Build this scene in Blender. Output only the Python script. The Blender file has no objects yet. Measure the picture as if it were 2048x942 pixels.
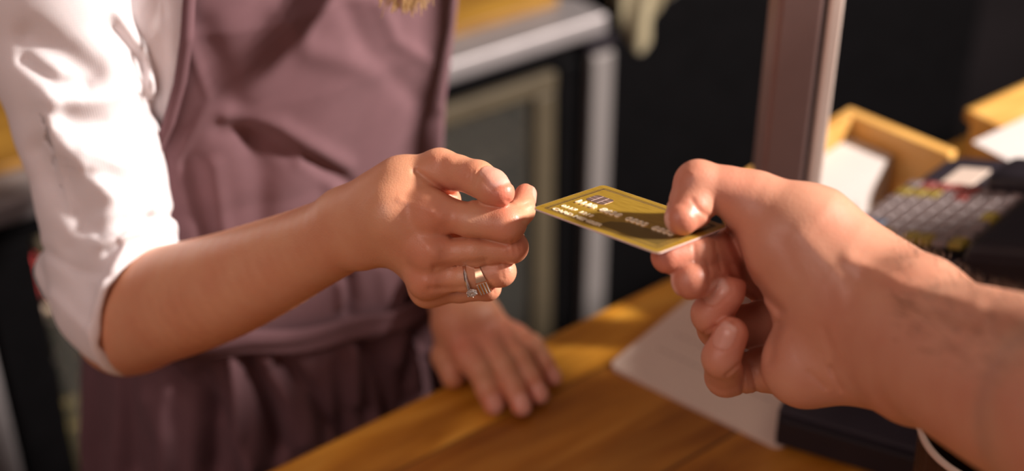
import bpy, bmesh, math, random
import numpy as np
from mathutils import Vector, Matrix
random.seed(4)
scn = bpy.context.scene
COL = scn.collection

# ---------------------------------------------------------------- camera
FPX = 3130.0                      # focal length in pixels of the 2048 x 942 frame
TH = math.radians(33.7)           # the camera looks down at the counter
CAM = np.array([0.0, 0.0, 1.69])
RT = np.array([1.0, 0.0, 0.0])
UP = np.array([0.0, math.sin(TH), math.cos(TH)])
FW = np.array([0.0, math.cos(TH), -math.sin(TH)])
cd = bpy.data.cameras.new('camera')
cam = bpy.data.objects.new('camera', cd)
COL.objects.link(cam)
cam.location = CAM
cam.rotation_euler = (math.pi / 2 - TH, 0, 0)
cd.sensor_width = 36.0
cd.lens = 36.0 * FPX / 2048.0
cd.clip_start = 0.02
cd.dof.use_dof = True
cd.dof.focus_distance = 0.835
cd.dof.aperture_fstop = 3.0
scn.camera = cam

# ---------------------------------------------------------------- light
scn.view_settings.view_transform = 'Standard'
scn.view_settings.look = 'None'
scn.view_settings.gamma = 1.0
scn.view_settings.exposure = 0.0
scn.view_settings.use_curve_mapping = False
scn.cycles.use_denoising = True
scn.cycles.max_bounces = 8
world = bpy.data.worlds.new('world')
scn.world = world
world.use_nodes = True
world.node_tree.nodes['Background'].inputs[0].default_value = (1.0, 0.72, 0.66, 1)
world.node_tree.nodes['Background'].inputs[1].default_value = 0.22

def area_light(name, loc, target, size, power, color):
    ld = bpy.data.lights.new(name, 'AREA')
    ld.shape = 'DISK'; ld.size = size; ld.energy = power; ld.color = color
    o = bpy.data.objects.new(name, ld); COL.objects.link(o)
    o.location = loc
    o.rotation_euler = (Vector(target) - Vector(loc)).to_track_quat('-Z', 'Y').to_euler()
    return o

area_light('key_lamp', (2.20, 0.76, 2.45), (-0.05, 0.75, 1.2), 0.24, 175, (1.0, 0.91, 0.85))
area_light('fill_lamp', (-1.1, -0.5, 2.5), (0.0, 0.9, 1.1), 1.3, 15, (1.0, 0.72, 0.66))

# ---------------------------------------------------------------- geometry of the view, used to measure places
def P(x, y, d):
    """the point seen at pixel (x, y) at distance d along the optical axis"""
    return CAM + d * (FW + (x - 1024.0) / FPX * RT - (y - 471.0) / FPX * UP)
def PZ(x, y, z):
    """the point seen at pixel (x, y) at height z"""
    r = FW + (x - 1024.0) / FPX * RT - (y - 471.0) / FPX * UP
    return CAM + r * ((z - CAM[2]) / r[2])
def PPL(x, y, o, n):
    """the point seen at pixel (x, y) on the plane through o with normal n"""
    r = FW + (x - 1024.0) / FPX * RT - (y - 471.0) / FPX * UP
    return CAM + r * (np.dot(np.asarray(o) - CAM, n) / np.dot(r, n))
def PIX(Q):
    q = np.asarray(Q) - CAM
    d = q @ FW
    return 1024.0 + FPX * (q @ RT) / d, 471.0 - FPX * (q @ UP) / d, d
def cv(r, u, t):
    """a direction from right / up / towards-viewer amounts"""
    v = r * RT + u * UP - t * FW
    return v / np.linalg.norm(v)
def nrm(v):
    v = np.asarray(v, float)
    return v / np.linalg.norm(v)

# ---------------------------------------------------------------- materials
def nodes_of(name):
    m = bpy.data.materials.new(name); m.use_nodes = True
    nt = m.node_tree
    return m, nt, nt.nodes['Principled BSDF']
def N(nt, kind, **kw):
    n = nt.nodes.new(kind)
    for k, v in kw.items():
        if k.startswith('i_'): n.inputs[k[2:].replace('_', ' ')].default_value = v
        else: setattr(n, k, v)
    return n
def ramp(nt, fac, stops):
    r = nt.nodes.new('ShaderNodeValToRGB')
    el = r.color_ramp.elements
    while len(el) < len(stops): el.new(0.5)
    for e, (p, c) in zip(el, stops):
        e.position = p; e.color = (*c, 1)
    nt.links.new(fac, r.inputs[0]); return r.outputs[0]
def mixc(nt, fac, a, b, mode='MIX'):
    m = nt.nodes.new('ShaderNodeMix'); m.data_type = 'RGBA'; m.blend_type = mode
    for s, v in ((0, fac), (6, a), (7, b)):
        if hasattr(v, 'links'): nt.links.new(v, m.inputs[s])
        elif s == 0: m.inputs[0].default_value = v
        else: m.inputs[s].default_value = (*v, 1)
    return m.outputs[2]
def bump(nt, bsdf, height, strength, dist):
    b = nt.nodes.new('ShaderNodeBump'); b.inputs['Strength'].default_value = strength
    b.inputs['Distance'].default_value = dist
    nt.links.new(height, b.inputs['Height']); nt.links.new(b.outputs[0], bsdf.inputs['Normal'])
def plain(name, color, rough=0.5, metal=0.0, coat=0.0, spec=0.5, vary=0.08, scale=30):
    m, nt, b = nodes_of(name)
    tc = N(nt, 'ShaderNodeTexCoord'); no = N(nt, 'ShaderNodeTexNoise')
    no.inputs['Scale'].default_value = scale; no.inputs['Detail'].default_value = 5
    nt.links.new(tc.outputs['Object'], no.inputs['Vector'])
    c = ramp(nt, no.outputs[0], [(0.3, [x * (1 - vary) for x in color]), (0.7, [min(1, x * (1 + vary)) for x in color])])
    nt.links.new(c, b.inputs['Base Color'])
    b.inputs['Roughness'].default_value = rough; b.inputs['Metallic'].default_value = metal
    b.inputs['Coat Weight'].default_value = coat; b.inputs['Specular IOR Level'].default_value = spec
    return m
def skin_material(name, base, red, pale, fine):
    m, nt, b = nodes_of(name)
    tc = N(nt, 'ShaderNodeTexCoord')
    n1 = N(nt, 'ShaderNodeTexNoise'); n1.inputs['Scale'].default_value = 38; n1.inputs['Detail'].default_value = 6
    n2 = N(nt, 'ShaderNodeTexVoronoi'); n2.inputs['Scale'].default_value = fine
    n3 = N(nt, 'ShaderNodeTexNoise'); n3.inputs['Scale'].default_value = 260; n3.inputs['Detail'].default_value = 4
    for n in (n1, n2, n3): nt.links.new(tc.outputs['Object'], n.inputs['Vector'])
    at = N(nt, 'ShaderNodeAttribute', attribute_name='tint'); an = N(nt, 'ShaderNodeAttribute', attribute_name='nail')
    c0 = mixc(nt, ramp(nt, n1.outputs[0], [(0.35, (0, 0, 0)), (0.7, (1, 1, 1))]), base, [0.93 * base[0], 0.82 * base[1], 0.80 * base[2]])
    c1 = mixc(nt, at.outputs['Fac'], c0, red)
    c2 = mixc(nt, an.outputs['Fac'], c1, pale)
    nt.links.new(c2, b.inputs['Base Color'])
    rr = N(nt, 'ShaderNodeMapRange'); rr.inputs['To Min'].default_value = 0.43; rr.inputs['To Max'].default_value = 0.22
    nt.links.new(an.outputs['Fac'], rr.inputs[0]); nt.links.new(rr.outputs[0], b.inputs['Roughness'])
    b.inputs['Subsurface Weight'].default_value = 0.22
    b.inputs['Subsurface Radius'].default_value = (1.0, 0.35, 0.18)
    b.inputs['Subsurface Scale'].default_value = 0.006
    ad = N(nt, 'ShaderNodeMath', operation='ADD')
    nt.links.new(n2.outputs['Distance'], ad.inputs[0]); nt.links.new(n3.outputs[0], ad.inputs[1])
    inv = N(nt, 'ShaderNodeMath', operation='SUBTRACT'); inv.inputs[0].default_value = 1.0
    nt.links.new(an.outputs['Fac'], inv.inputs[1])
    ml = N(nt, 'ShaderNodeMath', operation='MULTIPLY')
    nt.links.new(ad.outputs[0], ml.inputs[0]); nt.links.new(inv.outputs[0], ml.inputs[1])
    bump(nt, b, ml.outputs[0], 0.16, 0.0005)
    return m
def cloth_material(name, color, rough=0.85, sheen=0.3, weave=900, dist=0.0004, vary=0.06, sss=0.0):
    m, nt, b = nodes_of(name)
    tc = N(nt, 'ShaderNodeTexCoord')
    w1 = N(nt, 'ShaderNodeTexWave', bands_direction='X'); w1.inputs['Scale'].default_value = weave / 6.28
    w2 = N(nt, 'ShaderNodeTexWave', bands_direction='Z'); w2.inputs['Scale'].default_value = weave / 6.28
    no = N(nt, 'ShaderNodeTexNoise'); no.inputs['Scale'].default_value = 60; no.inputs['Detail'].default_value = 8
    for n in (w1, w2, no): nt.links.new(tc.outputs['Object'], n.inputs['Vector'])
    c = ramp(nt, no.outputs[0], [(0.3, [x * (1 - vary) for x in color]), (0.7, [min(1, x * (1 + vary)) for x in color])])
    nt.links.new(c, b.inputs['Base Color'])
    ad = N(nt, 'ShaderNodeMath', operation='ADD'); nt.links.new(w1.outputs[0], ad.inputs[0]); nt.links.new(w2.outputs[0], ad.inputs[1])
    bump(nt, b, ad.outputs[0], 0.3, dist)
    b.inputs['Roughness'].default_value = rough
    b.inputs['Sheen Weight'].default_value = sheen
    b.inputs['Specular IOR Level'].default_value = 0.25
    if sss:
        b.inputs['Subsurface Weight'].default_value = sss
        b.inputs['Subsurface Radius'].default_value = (1, 0.7, 0.65); b.inputs['Subsurface Scale'].default_value = 0.012
    return m
def wood_material(name, dark, mid, light, plank=0.11, rough=0.35, coat=0.25, offs=0.0):
    m, nt, b = nodes_of(name)
    tc = N(nt, 'ShaderNodeTexCoord'); sp = N(nt, 'ShaderNodeSeparateXYZ'); nt.links.new(tc.outputs['Object'], sp.inputs[0])
    # planks lie along the local x axis, each with its own tone and its own grain
    dv = N(nt, 'ShaderNodeMath', operation='DIVIDE'); dv.inputs[1].default_value = plank
    sh = N(nt, 'ShaderNodeMath', operation='ADD'); sh.inputs[1].default_value = offs
    nt.links.new(sp.outputs['Y'], sh.inputs[0]); nt.links.new(sh.outputs[0], dv.inputs[0])
    fl = N(nt, 'ShaderNodeMath', operation='FLOOR'); nt.links.new(dv.outputs[0], fl.inputs[0])
    wa = N(nt, 'ShaderNodeMath', operation='MULTIPLY'); wa.inputs[1].default_value = 2.1; nt.links.new(fl.outputs[0], wa.inputs[0])
    wc = N(nt, 'ShaderNodeMath', operation='COSINE'); nt.links.new(wa.outputs[0], wc.inputs[0])
    wn = N(nt, 'ShaderNodeMath', operation='MULTIPLY_ADD'); wn.inputs[1].default_value = 0.5; wn.inputs[2].default_value = 0.5; nt.links.new(wc.outputs[0], wn.inputs[0])
    mp = N(nt, 'ShaderNodeMapping'); mp.inputs['Scale'].default_value = (2.0, 15, 15)
    cb = N(nt, 'ShaderNodeCombineXYZ'); nt.links.new(wn.outputs[0], cb.inputs[2])
    sc = N(nt, 'ShaderNodeVectorMath', operation='SCALE'); sc.inputs[3].default_value = 7.0; nt.links.new(cb.outputs[0], sc.inputs[0])
    av = N(nt, 'ShaderNodeVectorMath', operation='ADD'); nt.links.new(tc.outputs['Object'], av.inputs[0]); nt.links.new(sc.outputs[0], av.inputs[1])
    nt.links.new(av.outputs[0], mp.inputs[0])
    g = N(nt, 'ShaderNodeTexNoise'); g.inputs['Scale'].default_value = 3.0; g.inputs['Detail'].default_value = 9; g.inputs['Distortion'].default_value = 0.6
    nt.links.new(mp.outputs[0], g.inputs['Vector'])
    mp2 = N(nt, 'ShaderNodeMapping'); mp2.inputs['Scale'].default_value = (3.0, 9.0, 9.0); nt.links.new(av.outputs[0], mp2.inputs[0])
    g2 = N(nt, 'ShaderNodeTexNoise'); g2.inputs['Scale'].default_value = 2.0; g2.inputs['Detail'].default_value = 4; nt.links.new(mp2.outputs[0], g2.inputs['Vector'])
    c = ramp(nt, g.outputs[0], [(0.32, dark), (0.5, mid), (0.72, light)])
    tone = ramp(nt, wn.outputs[0], [(0.0, (0.80, 0.74, 0.70)), (1.0, (1.6, 2.0, 1.9))])
    c = mixc(nt, 1.0, c, tone, 'MULTIPLY')
    blot = ramp(nt, g2.outputs[0], [(0.35, (0.72, 0.66, 0.6)), (0.6, (1.1, 1.1, 1.1))])
    c = mixc(nt, 1.0, c, blot, 'MULTIPLY')
    fr = N(nt, 'ShaderNodeMath', operation='FRACT'); nt.links.new(dv.outputs[0], fr.inputs[0])
    seam = ramp(nt, fr.outputs[0], [(0.0, (0.3, 0.25, 0.2)), (0.012, (0.3, 0.25, 0.2)), (0.03, (1, 1, 1))])
    c = mixc(nt, 1.0, c, seam, 'MULTIPLY')
    nt.links.new(c, b.inputs['Base Color'])
    b.inputs['Roughness'].default_value = rough; b.inputs['Coat Weight'].default_value = coat; b.inputs['Coat Roughness'].default_value = 0.3
    bump(nt, b, g.outputs[0], 0.15, 0.001)
    return m

M = {}
M['skin_w'] = skin_material('skin_fair', (0.68, 0.345, 0.20), (0.66, 0.20, 0.13), (0.80, 0.44, 0.36), 900)
M['skin_m'] = skin_material('skin_ruddy', (0.60, 0.295, 0.19), (0.60, 0.17, 0.11), (0.74, 0.43, 0.35), 700)
M['white'] = cloth_material('white_cotton', (0.86, 0.79, 0.80), 0.8, 0.1, 1300, 0.0003, 0.02, 0.25)
M['plum'] = cloth_material('plum_canvas', (0.158, 0.080, 0.090), 0.85, 0.04, 2600, 0.0001, 0.05)
M['trousers'] = cloth_material('black_twill', (0.02, 0.018, 0.022), 0.9, 0.2, 900)
M['wood'] = wood_material('counter_wood', (0.28, 0.090, 0.006), (0.39, 0.145, 0.015), (0.48, 0.21, 0.034), 0.115, 0.42, 0.12, 0.058)
M['wood_pale'] = wood_material('pale_wood', (0.50, 0.23, 0.05), (0.66, 0.34, 0.09), (0.78, 0.46, 0.16), 0.3, 0.45, 0.1)
M['wood_dark'] = wood_material('dark_wood', (0.10, 0.045, 0.02), (0.16, 0.07, 0.03), (0.22, 0.10, 0.045), 0.2, 0.5, 0.0)
M['steel'] = plain('brushed_steel', (0.42, 0.38, 0.38), 0.5, 0.6, vary=0.05)
M['steel_dark'] = plain('bronze_steel', (0.26, 0.165, 0.15), 0.42, 0.5, vary=0.05)
M['chrome'] = plain('chrome', (0.30, 0.27, 0.26), 0.4, 0.3, vary=0.02)
M['black'] = plain('black_enamel', (0.003, 0.0026, 0.003), 0.55, spec=0.12, vary=0.2)
M['black_soft'] = plain('black_plastic', (0.016, 0.012, 0.016), 0.45, spec=0.3, vary=0.12)
M['charcoal'] = plain('charcoal_plastic', (0.028, 0.022, 0.030), 0.45, spec=0.3, vary=0.1)
M['paper'] = plain('paper', (0.66, 0.53, 0.44), 0.75, vary=0.02)
M['paper_white'] = plain('white_paper', (0.55, 0.50, 0.47), 0.75, vary=0.02)
M['ink'] = plain('grey_ink', (0.40, 0.30, 0.25), 0.8, vary=0.05)
M['towel'] = cloth_material('linen_towel', (0.30, 0.25, 0.15), 0.9, 0.3, 500, 0.0008, 0.1)
M['gasket'] = plain('beige_gasket', (0.085, 0.065, 0.038), 0.6, vary=0.1)
M['gold'] = plain('rose_gold', (0.85, 0.55, 0.36), 0.22, 1.0, vary=0.05)
M['silver'] = plain('white_gold', (0.85, 0.76, 0.70), 0.2, 1.0, vary=0.05)
M['wall'] = plain('dark_wall_paint', (0.012, 0.009, 0.010), 0.8, spec=0.2, vary=0.3, scale=3)
M['ceiling'] = plain('ceiling_paint', (0.25, 0.22, 0.2), 0.9, vary=0.05, scale=4)
M['floor'] = plain('dark_floor_tile', (0.02, 0.016, 0.015), 0.5, spec=0.2, vary=0.25, scale=8)

# ---------------------------------------------------------------- objects
def mesh_obj(name, verts, faces, mat, parent=None, smooth=True, attrs=None):
    me = bpy.data.meshes.new(name)
    me.from_pydata([tuple(map(float, v)) for v in verts] if not isinstance(verts, np.ndarray) else verts.tolist(), [], faces if isinstance(faces, list) else faces.tolist())
    me.update()
    if smooth: me.polygons.foreach_set('use_smooth', [True] * len(me.polygons))
    if attrs:
        for k, a in attrs.items():
            at = me.attributes.new(k, 'FLOAT', 'POINT'); at.data.foreach_set('value', a.astype(np.float32))
    for mm in (mat if isinstance(mat, (list, tuple)) else [mat]): me.materials.append(mm)
    o = bpy.data.objects.new(name, me); COL.objects.link(o)
    if parent: o.parent = parent
    return o
def thing(name, label, cat, loc=(0, 0, 0), rotz=0, group=None):
    o = bpy.data.objects.new(name, None); COL.objects.link(o)
    o.empty_display_size = 0.05
    o.location = loc; o.rotation_euler = (0, 0, rotz)
    o['label'] = label; o['category'] = cat
    if group: o['group'] = group
    return o
def tag(o, label, cat, group=None):
    o['label'] = label; o['category'] = cat
    if group: o['group'] = group
    return o
def struct(o):
    o['kind'] = 'structure'; return o
def world_child(o, root):
    """parent an object whose mesh is in world coordinates"""
    o.parent = root
    o.matrix_parent_inverse = Matrix.LocRotScale(root.location, root.rotation_euler, None).inverted()
    return o
def bm_box(bm, lo, hi, bev=0.0, mat=None, seg=2):
    lo, hi = Vector(lo), Vector(hi)
    r = bmesh.ops.create_cube(bm, size=1.0)
    vs = r['verts']
    for v in vs:
        v.co = Vector([(lo[i] + hi[i]) / 2 + v.co[i] * (hi[i] - lo[i]) for i in range(3)])
    if bev:
        es = list({e for v in vs for e in v.link_edges})
        rr = bmesh.ops.bevel(bm, geom=es, offset=bev, segments=seg, affect='EDGES', profile=0.5)
        vs = list({v for v in rr['verts']} | {v for v in vs if v.is_valid})
    if mat is not None:
        for v in vs: v.co = mat @ v.co
    return vs
def bm_obj(name, bm, mat, parent=None, smooth=False):
    me = bpy.data.meshes.new(name); bm.normal_update(); bm.to_mesh(me); bm.free()
    if smooth: me.polygons.foreach_set('use_smooth', [True] * len(me.polygons))
    for mm in (mat if isinstance(mat, (list, tuple)) else [mat]): me.materials.append(mm)
    o = bpy.data.objects.new(name, me); COL.objects.link(o)
    if parent: o.parent = parent
    return o
def box(name, lo, hi, mat, parent=None, bev=0.002, seg=2):
    bm = bmesh.new(); bm_box(bm, lo, hi, bev, seg=seg)
    return bm_obj(name, bm, mat, parent)

# ---------------------------------------------------------------- distance-field modelling of bodies and sleeves
BIG = 0.06
def smin(a, b, k):
    h = np.clip(0.5 + 0.5 * (b - a) / k, 0, 1)
    return b * (1 - h) + a * h - k * h * (1 - h)
class Field:
    def __init__(s, lo, hi, h):
        s.lo = np.array(lo, float); s.h = h
        s.n = np.ceil((np.array(hi) - s.lo) / h).astype(int) + 1
        s.ax = [(s.lo[i] + h * np.arange(s.n[i])).astype(np.float32) for i in range(3)]
        s.F = np.full(s.n, BIG, np.float32)
    def layer(s): return np.full(s.n, BIG, np.float32)
    def sub(s, lo, hi):
        a = np.clip(np.floor((np.array(lo) - s.lo) / s.h).astype(int), 0, s.n)
        b = np.clip(np.ceil((np.array(hi) - s.lo) / s.h).astype(int) + 1, 0, s.n)
        return tuple(slice(i, max(i, j)) for i, j in zip(a, b))
    def pts(s, sl): return np.meshgrid(s.ax[0][sl[0]], s.ax[1][sl[1]], s.ax[2][sl[2]], indexing='ij')
    def seg(s, L, a, b, ra, rb, k=0.002, flat=None, marg=0.02):
        a = np.asarray(a, float); b = np.asarray(b, float); m = max(ra, rb) + marg
        sl = s.sub(np.minimum(a, b) - m, np.maximum(a, b) + m)
        if any(q.stop <= q.start for q in sl): return
        X, Y, Z = s.pts(sl)
        ab = b - a; l2 = max(float(ab @ ab), 1e-12)
        px, py, pz = X - a[0], Y - a[1], Z - a[2]
        t = np.clip((px * ab[0] + py * ab[1] + pz * ab[2]) / l2, 0, 1)
        qx, qy, qz = px - t * ab[0], py - t * ab[1], pz - t * ab[2]
        if flat is not None:
            n, f = flat
            w = (qx * n[0] + qy * n[1] + qz * n[2]) * (f - 1)
            qx, qy, qz = qx + w * n[0], qy + w * n[1], qz + w * n[2]
        d = np.sqrt(qx * qx + qy * qy + qz * qz) - (ra + (rb - ra) * t)
        L[sl] = smin(L[sl], np.minimum(d, BIG).astype(np.float32), k)
    def chain(s, L, pts, rad, k=0.003, flat=None, marg=0.02):
        T = s.layer()
        for i in range(len(pts) - 1):
            s.seg(T, pts[i], pts[i + 1], rad[i], rad[i + 1], k if i else 1e-5, flat, marg)
        np.copyto(L, smin(L, T, 1e-5)) if L is not None else None
        return T
    def ell(s, L, c, axes, r, k=0.006, marg=0.02):
        c = np.asarray(c, float); m = max(r) + marg
        sl = s.sub(c - m, c + m); X, Y, Z = s.pts(sl)
        A = [nrm(a) for a in axes]
        q = [((X - c[0]) * a[0] + (Y - c[1]) * a[1] + (Z - c[2]) * a[2]) for a in A]
        k0 = np.sqrt(sum((q[i] / r[i]) ** 2 for i in range(3))) + 1e-6
        k1 = np.sqrt(sum((q[i] / r[i] ** 2) ** 2 for i in range(3))) + 1e-6
        d = k0 * (k0 - 1) / k1
        L[sl] = smin(L[sl], np.minimum(d, BIG).astype(np.float32), k)
    def near(s, w=0.004):
        idx = np.nonzero(np.abs(s.F) < w)
        Q = np.stack([s.ax[i][idx[i]] for i in range(3)], -1).astype(np.float64)
        return idx, Q
    def mesh(s):
        F = s.F; In = F < 0
        c = np.zeros(tuple(np.array(F.shape) - 1), np.uint8)
        for i in (0, 1):
            for j in (0, 1):
                for k in (0, 1):
                    c += In[i:F.shape[0] - 1 + i, j:F.shape[1] - 1 + j, k:F.shape[2] - 1 + k]
        act = (c > 0) & (c < 8)
        ci = np.argwhere(act)
        ids = np.full(c.shape, -1, np.int64); ids[act] = np.arange(len(ci))
        acc = np.zeros((len(ci), 3)); cnt = np.zeros(len(ci))
        cor = [(i, j, k) for i in (0, 1) for j in (0, 1) for k in (0, 1)]
        val = {o: F[ci[:, 0] + o[0], ci[:, 1] + o[1], ci[:, 2] + o[2]].astype(float) for o in cor}
        for a in cor:
            for ax in range(3):
                if a[ax] == 0:
                    b = list(a); b[ax] = 1; b = tuple(b)
                    va, vb = val[a], val[b]; m = (va < 0) != (vb < 0)
                    t = va[m] / (va[m] - vb[m])
                    p = np.tile(np.array(a, float), (m.sum(), 1)); p[:, ax] = t
                    acc[m] += p; cnt[m] += 1
        V = s.lo + s.h * (ci + acc / cnt[:, None])
        faces = []
        for ax in range(3):
            u, v = (ax + 1) % 3, (ax + 2) % 3
            sa = [slice(None)] * 3; sb = [slice(None)] * 3
            sa[ax] = slice(0, -1); sb[ax] = slice(1, None)
            A = In[tuple(sa)]; B = In[tuple(sb)]
            e = np.argwhere(A != B)
            e = e[(e[:, u] > 0) & (e[:, v] > 0) & (e[:, u] < F.shape[u] - 1) & (e[:, v] < F.shape[v] - 1)]
            ins = A[e[:, 0], e[:, 1], e[:, 2]]
            def cell(du, dv):
                q = e.copy(); q[:, u] -= du; q[:, v] -= dv
                return ids[q[:, 0], q[:, 1], q[:, 2]]
            q = np.stack([cell(1, 1), cell(0, 1), cell(0, 0), cell(1, 0)], -1)
            q[~ins] = q[~ins][:, ::-1]
            faces.append(q)
        return V, np.concatenate(faces)
def line_dist(x, y, pl):
    """distance in pixels from points to a polyline, and how far along it"""
    best = np.full(x.shape, 1e9); pl = np.asarray(pl, float)
    for a, b in zip(pl[:-1], pl[1:]):
        ab = b - a; t = np.clip(((x - a[0]) * ab[0] + (y - a[1]) * ab[1]) / (ab @ ab + 1e-9), 0, 1)
        best = np.minimum(best, (x - a[0] - t * ab[0]) ** 2 + (y - a[1] - t * ab[1]) ** 2)
    return np.sqrt(best)
def carve(fld, feats, w=0.006):
    """feats: (polyline, sigma_px, depth_m [+ groove / - ridge], d0, d1) working on the side turned to the viewer"""
    idx, Q = fld.near(w)
    x, y, d = PIX(Q)
    D = np.zeros(len(x))
    for pl, sg, amp, d0, d1 in feats:
        g = amp * np.exp(-line_dist(x, y, pl) ** 2 / (2 * sg * sg))
        D += g * np.clip((d - d0) / 0.004 + 1, 0, 1) * np.clip((d1 - d) / 0.004 + 1, 0, 1)
    fld.F[idx] += D.astype(np.float32)
def nail_uv(Q, tip, u, n, a, b, off=0.0):
    u = nrm(u); n = nrm(np.asarray(n) - np.dot(n, u) * u); v = np.cross(u, n)
    q = Q - np.asarray(tip) - off * u
    U, V, W = q @ u, q @ v, q @ n
    m = (np.abs(U / a) ** 2.8 + np.abs(V / b) ** 2.8) ** (1 / 2.8)
    return m, W, U / a
def carve_nails(fld, nails):
    idx, Q = fld.near(0.005)
    D = np.zeros(len(Q))
    for tip, u, n, a, b, off, r in nails:
        m, W, U = nail_uv(Q, tip, u, n, a, b, off)
        ok = (W > r * 0.25) & (W < r * 1.8)
        D += ok * (0.00045 * np.exp(-((m - 1.06) / 0.10) ** 2) - 0.00022 * (m < 1.0))
    fld.F[idx] += D.astype(np.float32)
def nail_attr(V, nails):
    A = np.zeros(len(V))
    for tip, u, n, a, b, off, r in nails:
        m, W, U = nail_uv(V, tip, u, n, a, b, off)
        A = np.maximum(A, ((W > r * 0.25) & (W < r * 1.8)) * np.clip((1.02 - m) / 0.08, 0, 1) * (0.55 + 0.45 * np.clip((U - 0.55) / 0.2, 0, 1)))
    return A
def tint_attr(V, spots):
    A = np.zeros(len(V))
    for c, r, s in spots:
        A = np.maximum(A, s * np.exp(-np.sum((V - c) ** 2, 1) / (2 * r * r)))
    return A
def join(parts):
    vs, fs, ts, ns, off = [], [], [], [], 0
    for V, Fc, T, Nn in parts:
        vs.append(V); fs.append(Fc + off); ts.append(T); ns.append(Nn); off += len(V)
    return np.concatenate(vs), np.concatenate(fs), np.concatenate(ts), np.concatenate(ns)
def tube(pts, rad, sides=12, close=True):
    """a smooth tube through points"""
    pts = [np.asarray(p, float) for p in pts]
    V, Fc = [], []
    t0 = nrm(pts[1] - pts[0]); ref = nrm(np.cross(t0, [0.3, 0.2, 0.9]))
    for i, p in enumerate(pts):
        t = nrm(pts[min(i + 1, len(pts) - 1)] - pts[max(i - 1, 0)])
        ref = nrm(ref - (ref @ t) * t); b = np.cross(t, ref)
        r = rad[i] if hasattr(rad, '__len__') else rad
        for k in range(sides):
            a = 2 * math.pi * k / sides
            V.append(p + r * (math.cos(a) * ref + math.sin(a) * b))
    for i in range(len(pts) - 1):
        for k in range(sides):
            k2 = (k + 1) % sides
            Fc.append([i * sides + k, i * sides + k2, (i + 1) * sides + k2, (i + 1) * sides + k])
    if close:
        Fc.append(list(range(sides))[::-1]); Fc.append([(len(pts) - 1) * sides + k for k in range(sides)])
    return V, Fc

# ================================================================= ROOM AND COUNTERS
EC = np.array([0.789, 0.614, 0.0])            # direction of the counter's staff-side edge
NC = np.array([-0.614, 0.789, 0.0])           # towards the staff side
E0 = np.array([-0.1717, 0.8145, 0.95])
ANG = math.atan2(EC[1], EC[0])
def cpt(s, t, z=0.0):                          # s along the edge, t towards the customer side
    return tuple(E0[:2] + EC[:2] * s - NC[:2] * t) + (z,)

struct(box('floor', (-3.2, -1.6, -0.04), (4.2, 4.2, 0.0), M['floor'], bev=0))
struct(box('ceiling', (-3.2, -1.6, 3.0), (4.2, 4.2, 3.05), M['ceiling'], bev=0))
wb = struct(box('wall_back', (-3.0, 0.0, 0.0), (3.4, 0.08, 3.0), M['wall'], bev=0))
wb.location = (0.0, 2.62, 0); wb.rotation_euler = (0, 0, math.radians(20))
struct(box('wall_left', (-3.2, -1.6, 0.0), (-3.12, 4.2, 3.0), M['wall'], bev=0))

# service counter
ct = thing('service_counter', 'golden brown wooden service counter the hands reach across', 'counter', cpt(0, 0), ANG)
o = box('worktop', (-1.3, -0.62, 0.91), (2.2, 0.0, 0.95), M['wood'], ct, 0.004, 3)
o = box('cabinet_body', (-1.27, -0.58, 0.08), (2.17, -0.05, 0.91), M['wood_dark'], ct, 0.003)
o = box('plinth', (-1.25, -0.55, 0.0), (2.15, -0.09, 0.08), M['black'], ct, 0.0)
for k in range(6):
    p = box('front_panel', (-1.24 + k * 0.57, -0.59, 0.14), (-0.71 + k * 0.57, -0.575, 0.87), M['wood_dark'], ct, 0.004)

# back counter with the glass-fronted fridge: local x runs to the right along its front, y away from the viewer
BR = np.array([0.105, 1.656, 0.90])            # front right corner of its steel top
BD = nrm(np.array([0.822, 0.569, 0.0])); BN = np.array([-BD[1], BD[0], 0.0])
BANG = math.atan2(BD[1], BD[0])
def bl(px, py, depth=0.0):                     # pixel -> local (x, z) on the plane that far behind the front
    q = PPL(px, py, BR + BN * depth, BN)
    return float(np.dot(q - BR, BD)), float(q[2])
fr = thing('undercounter_fridge', 'black undercounter display fridge with steel top and glass door behind the apron', 'fridge', (BR[0], BR[1], 0), BANG)
box('steel_top', (-1.40, -0.012, 0.874), (0.0, 0.50, 0.90), M['steel'], fr, 0.005, 3)
bm = bmesh.new()
bm_box(bm, (-0.745, 0.02, 0.0), (-0.725, 0.5, 0.872)); bm_box(bm, (-0.03, 0.02, 0.0), (0.0, 0.5, 0.872))
bm_box(bm, (-0.745, 0.47, 0.0), (0.0, 0.5, 0.872)); bm_box(bm, (-0.745, 0.02, 0.0), (0.0, 0.5, 0.06))
bm_obj('fridge_body', bm, M['black'], fr)
box('top_fascia', (-0.745, 0.0, 0.846), (0.0, 0.03, 0.874), M['black'], fr, 0.002)
box('steel_trim_bar', (-0.024, -0.016, 0.10), (0.008, 0.0, 0.852), M['chrome'], fr, 0.003)
box('corner_cap', (-0.03, -0.012, 0.852), (0.012, 0.0, 0.873), M['black_soft'], fr, 0.003)
for x0, x1 in ((-0.062, -0.026), (-0.745, -0.695)):
    box('door_frame', (x0, 0.0, 0.06), (x1, 0.022, 0.846), M['black'], fr, 0.002)
bm = bmesh.new()
bm_box(bm, (-0.69, 0.002, 0.812), (-0.062, 0.03, 0.838), 0.003); bm_box(bm, (-0.093, 0.002, 0.08), (-0.063, 0.03, 0.812), 0.003)
bm_obj('door_gasket', bm, M['gasket'], fr)
mg, nt, b = nodes_of('smoked_glass')
b.inputs['Base Color'].default_value = (0.45, 0.43, 0.38, 1); b.inputs['Roughness'].default_value = 0.12; b.inputs['Transmission Weight'].default_value = 0.92
M['smoke'] = mg
box('glass_pane', (-0.69, 0.010, 0.08), (-0.09, 0.016, 0.82), M['smoke'], fr, 0)
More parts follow.
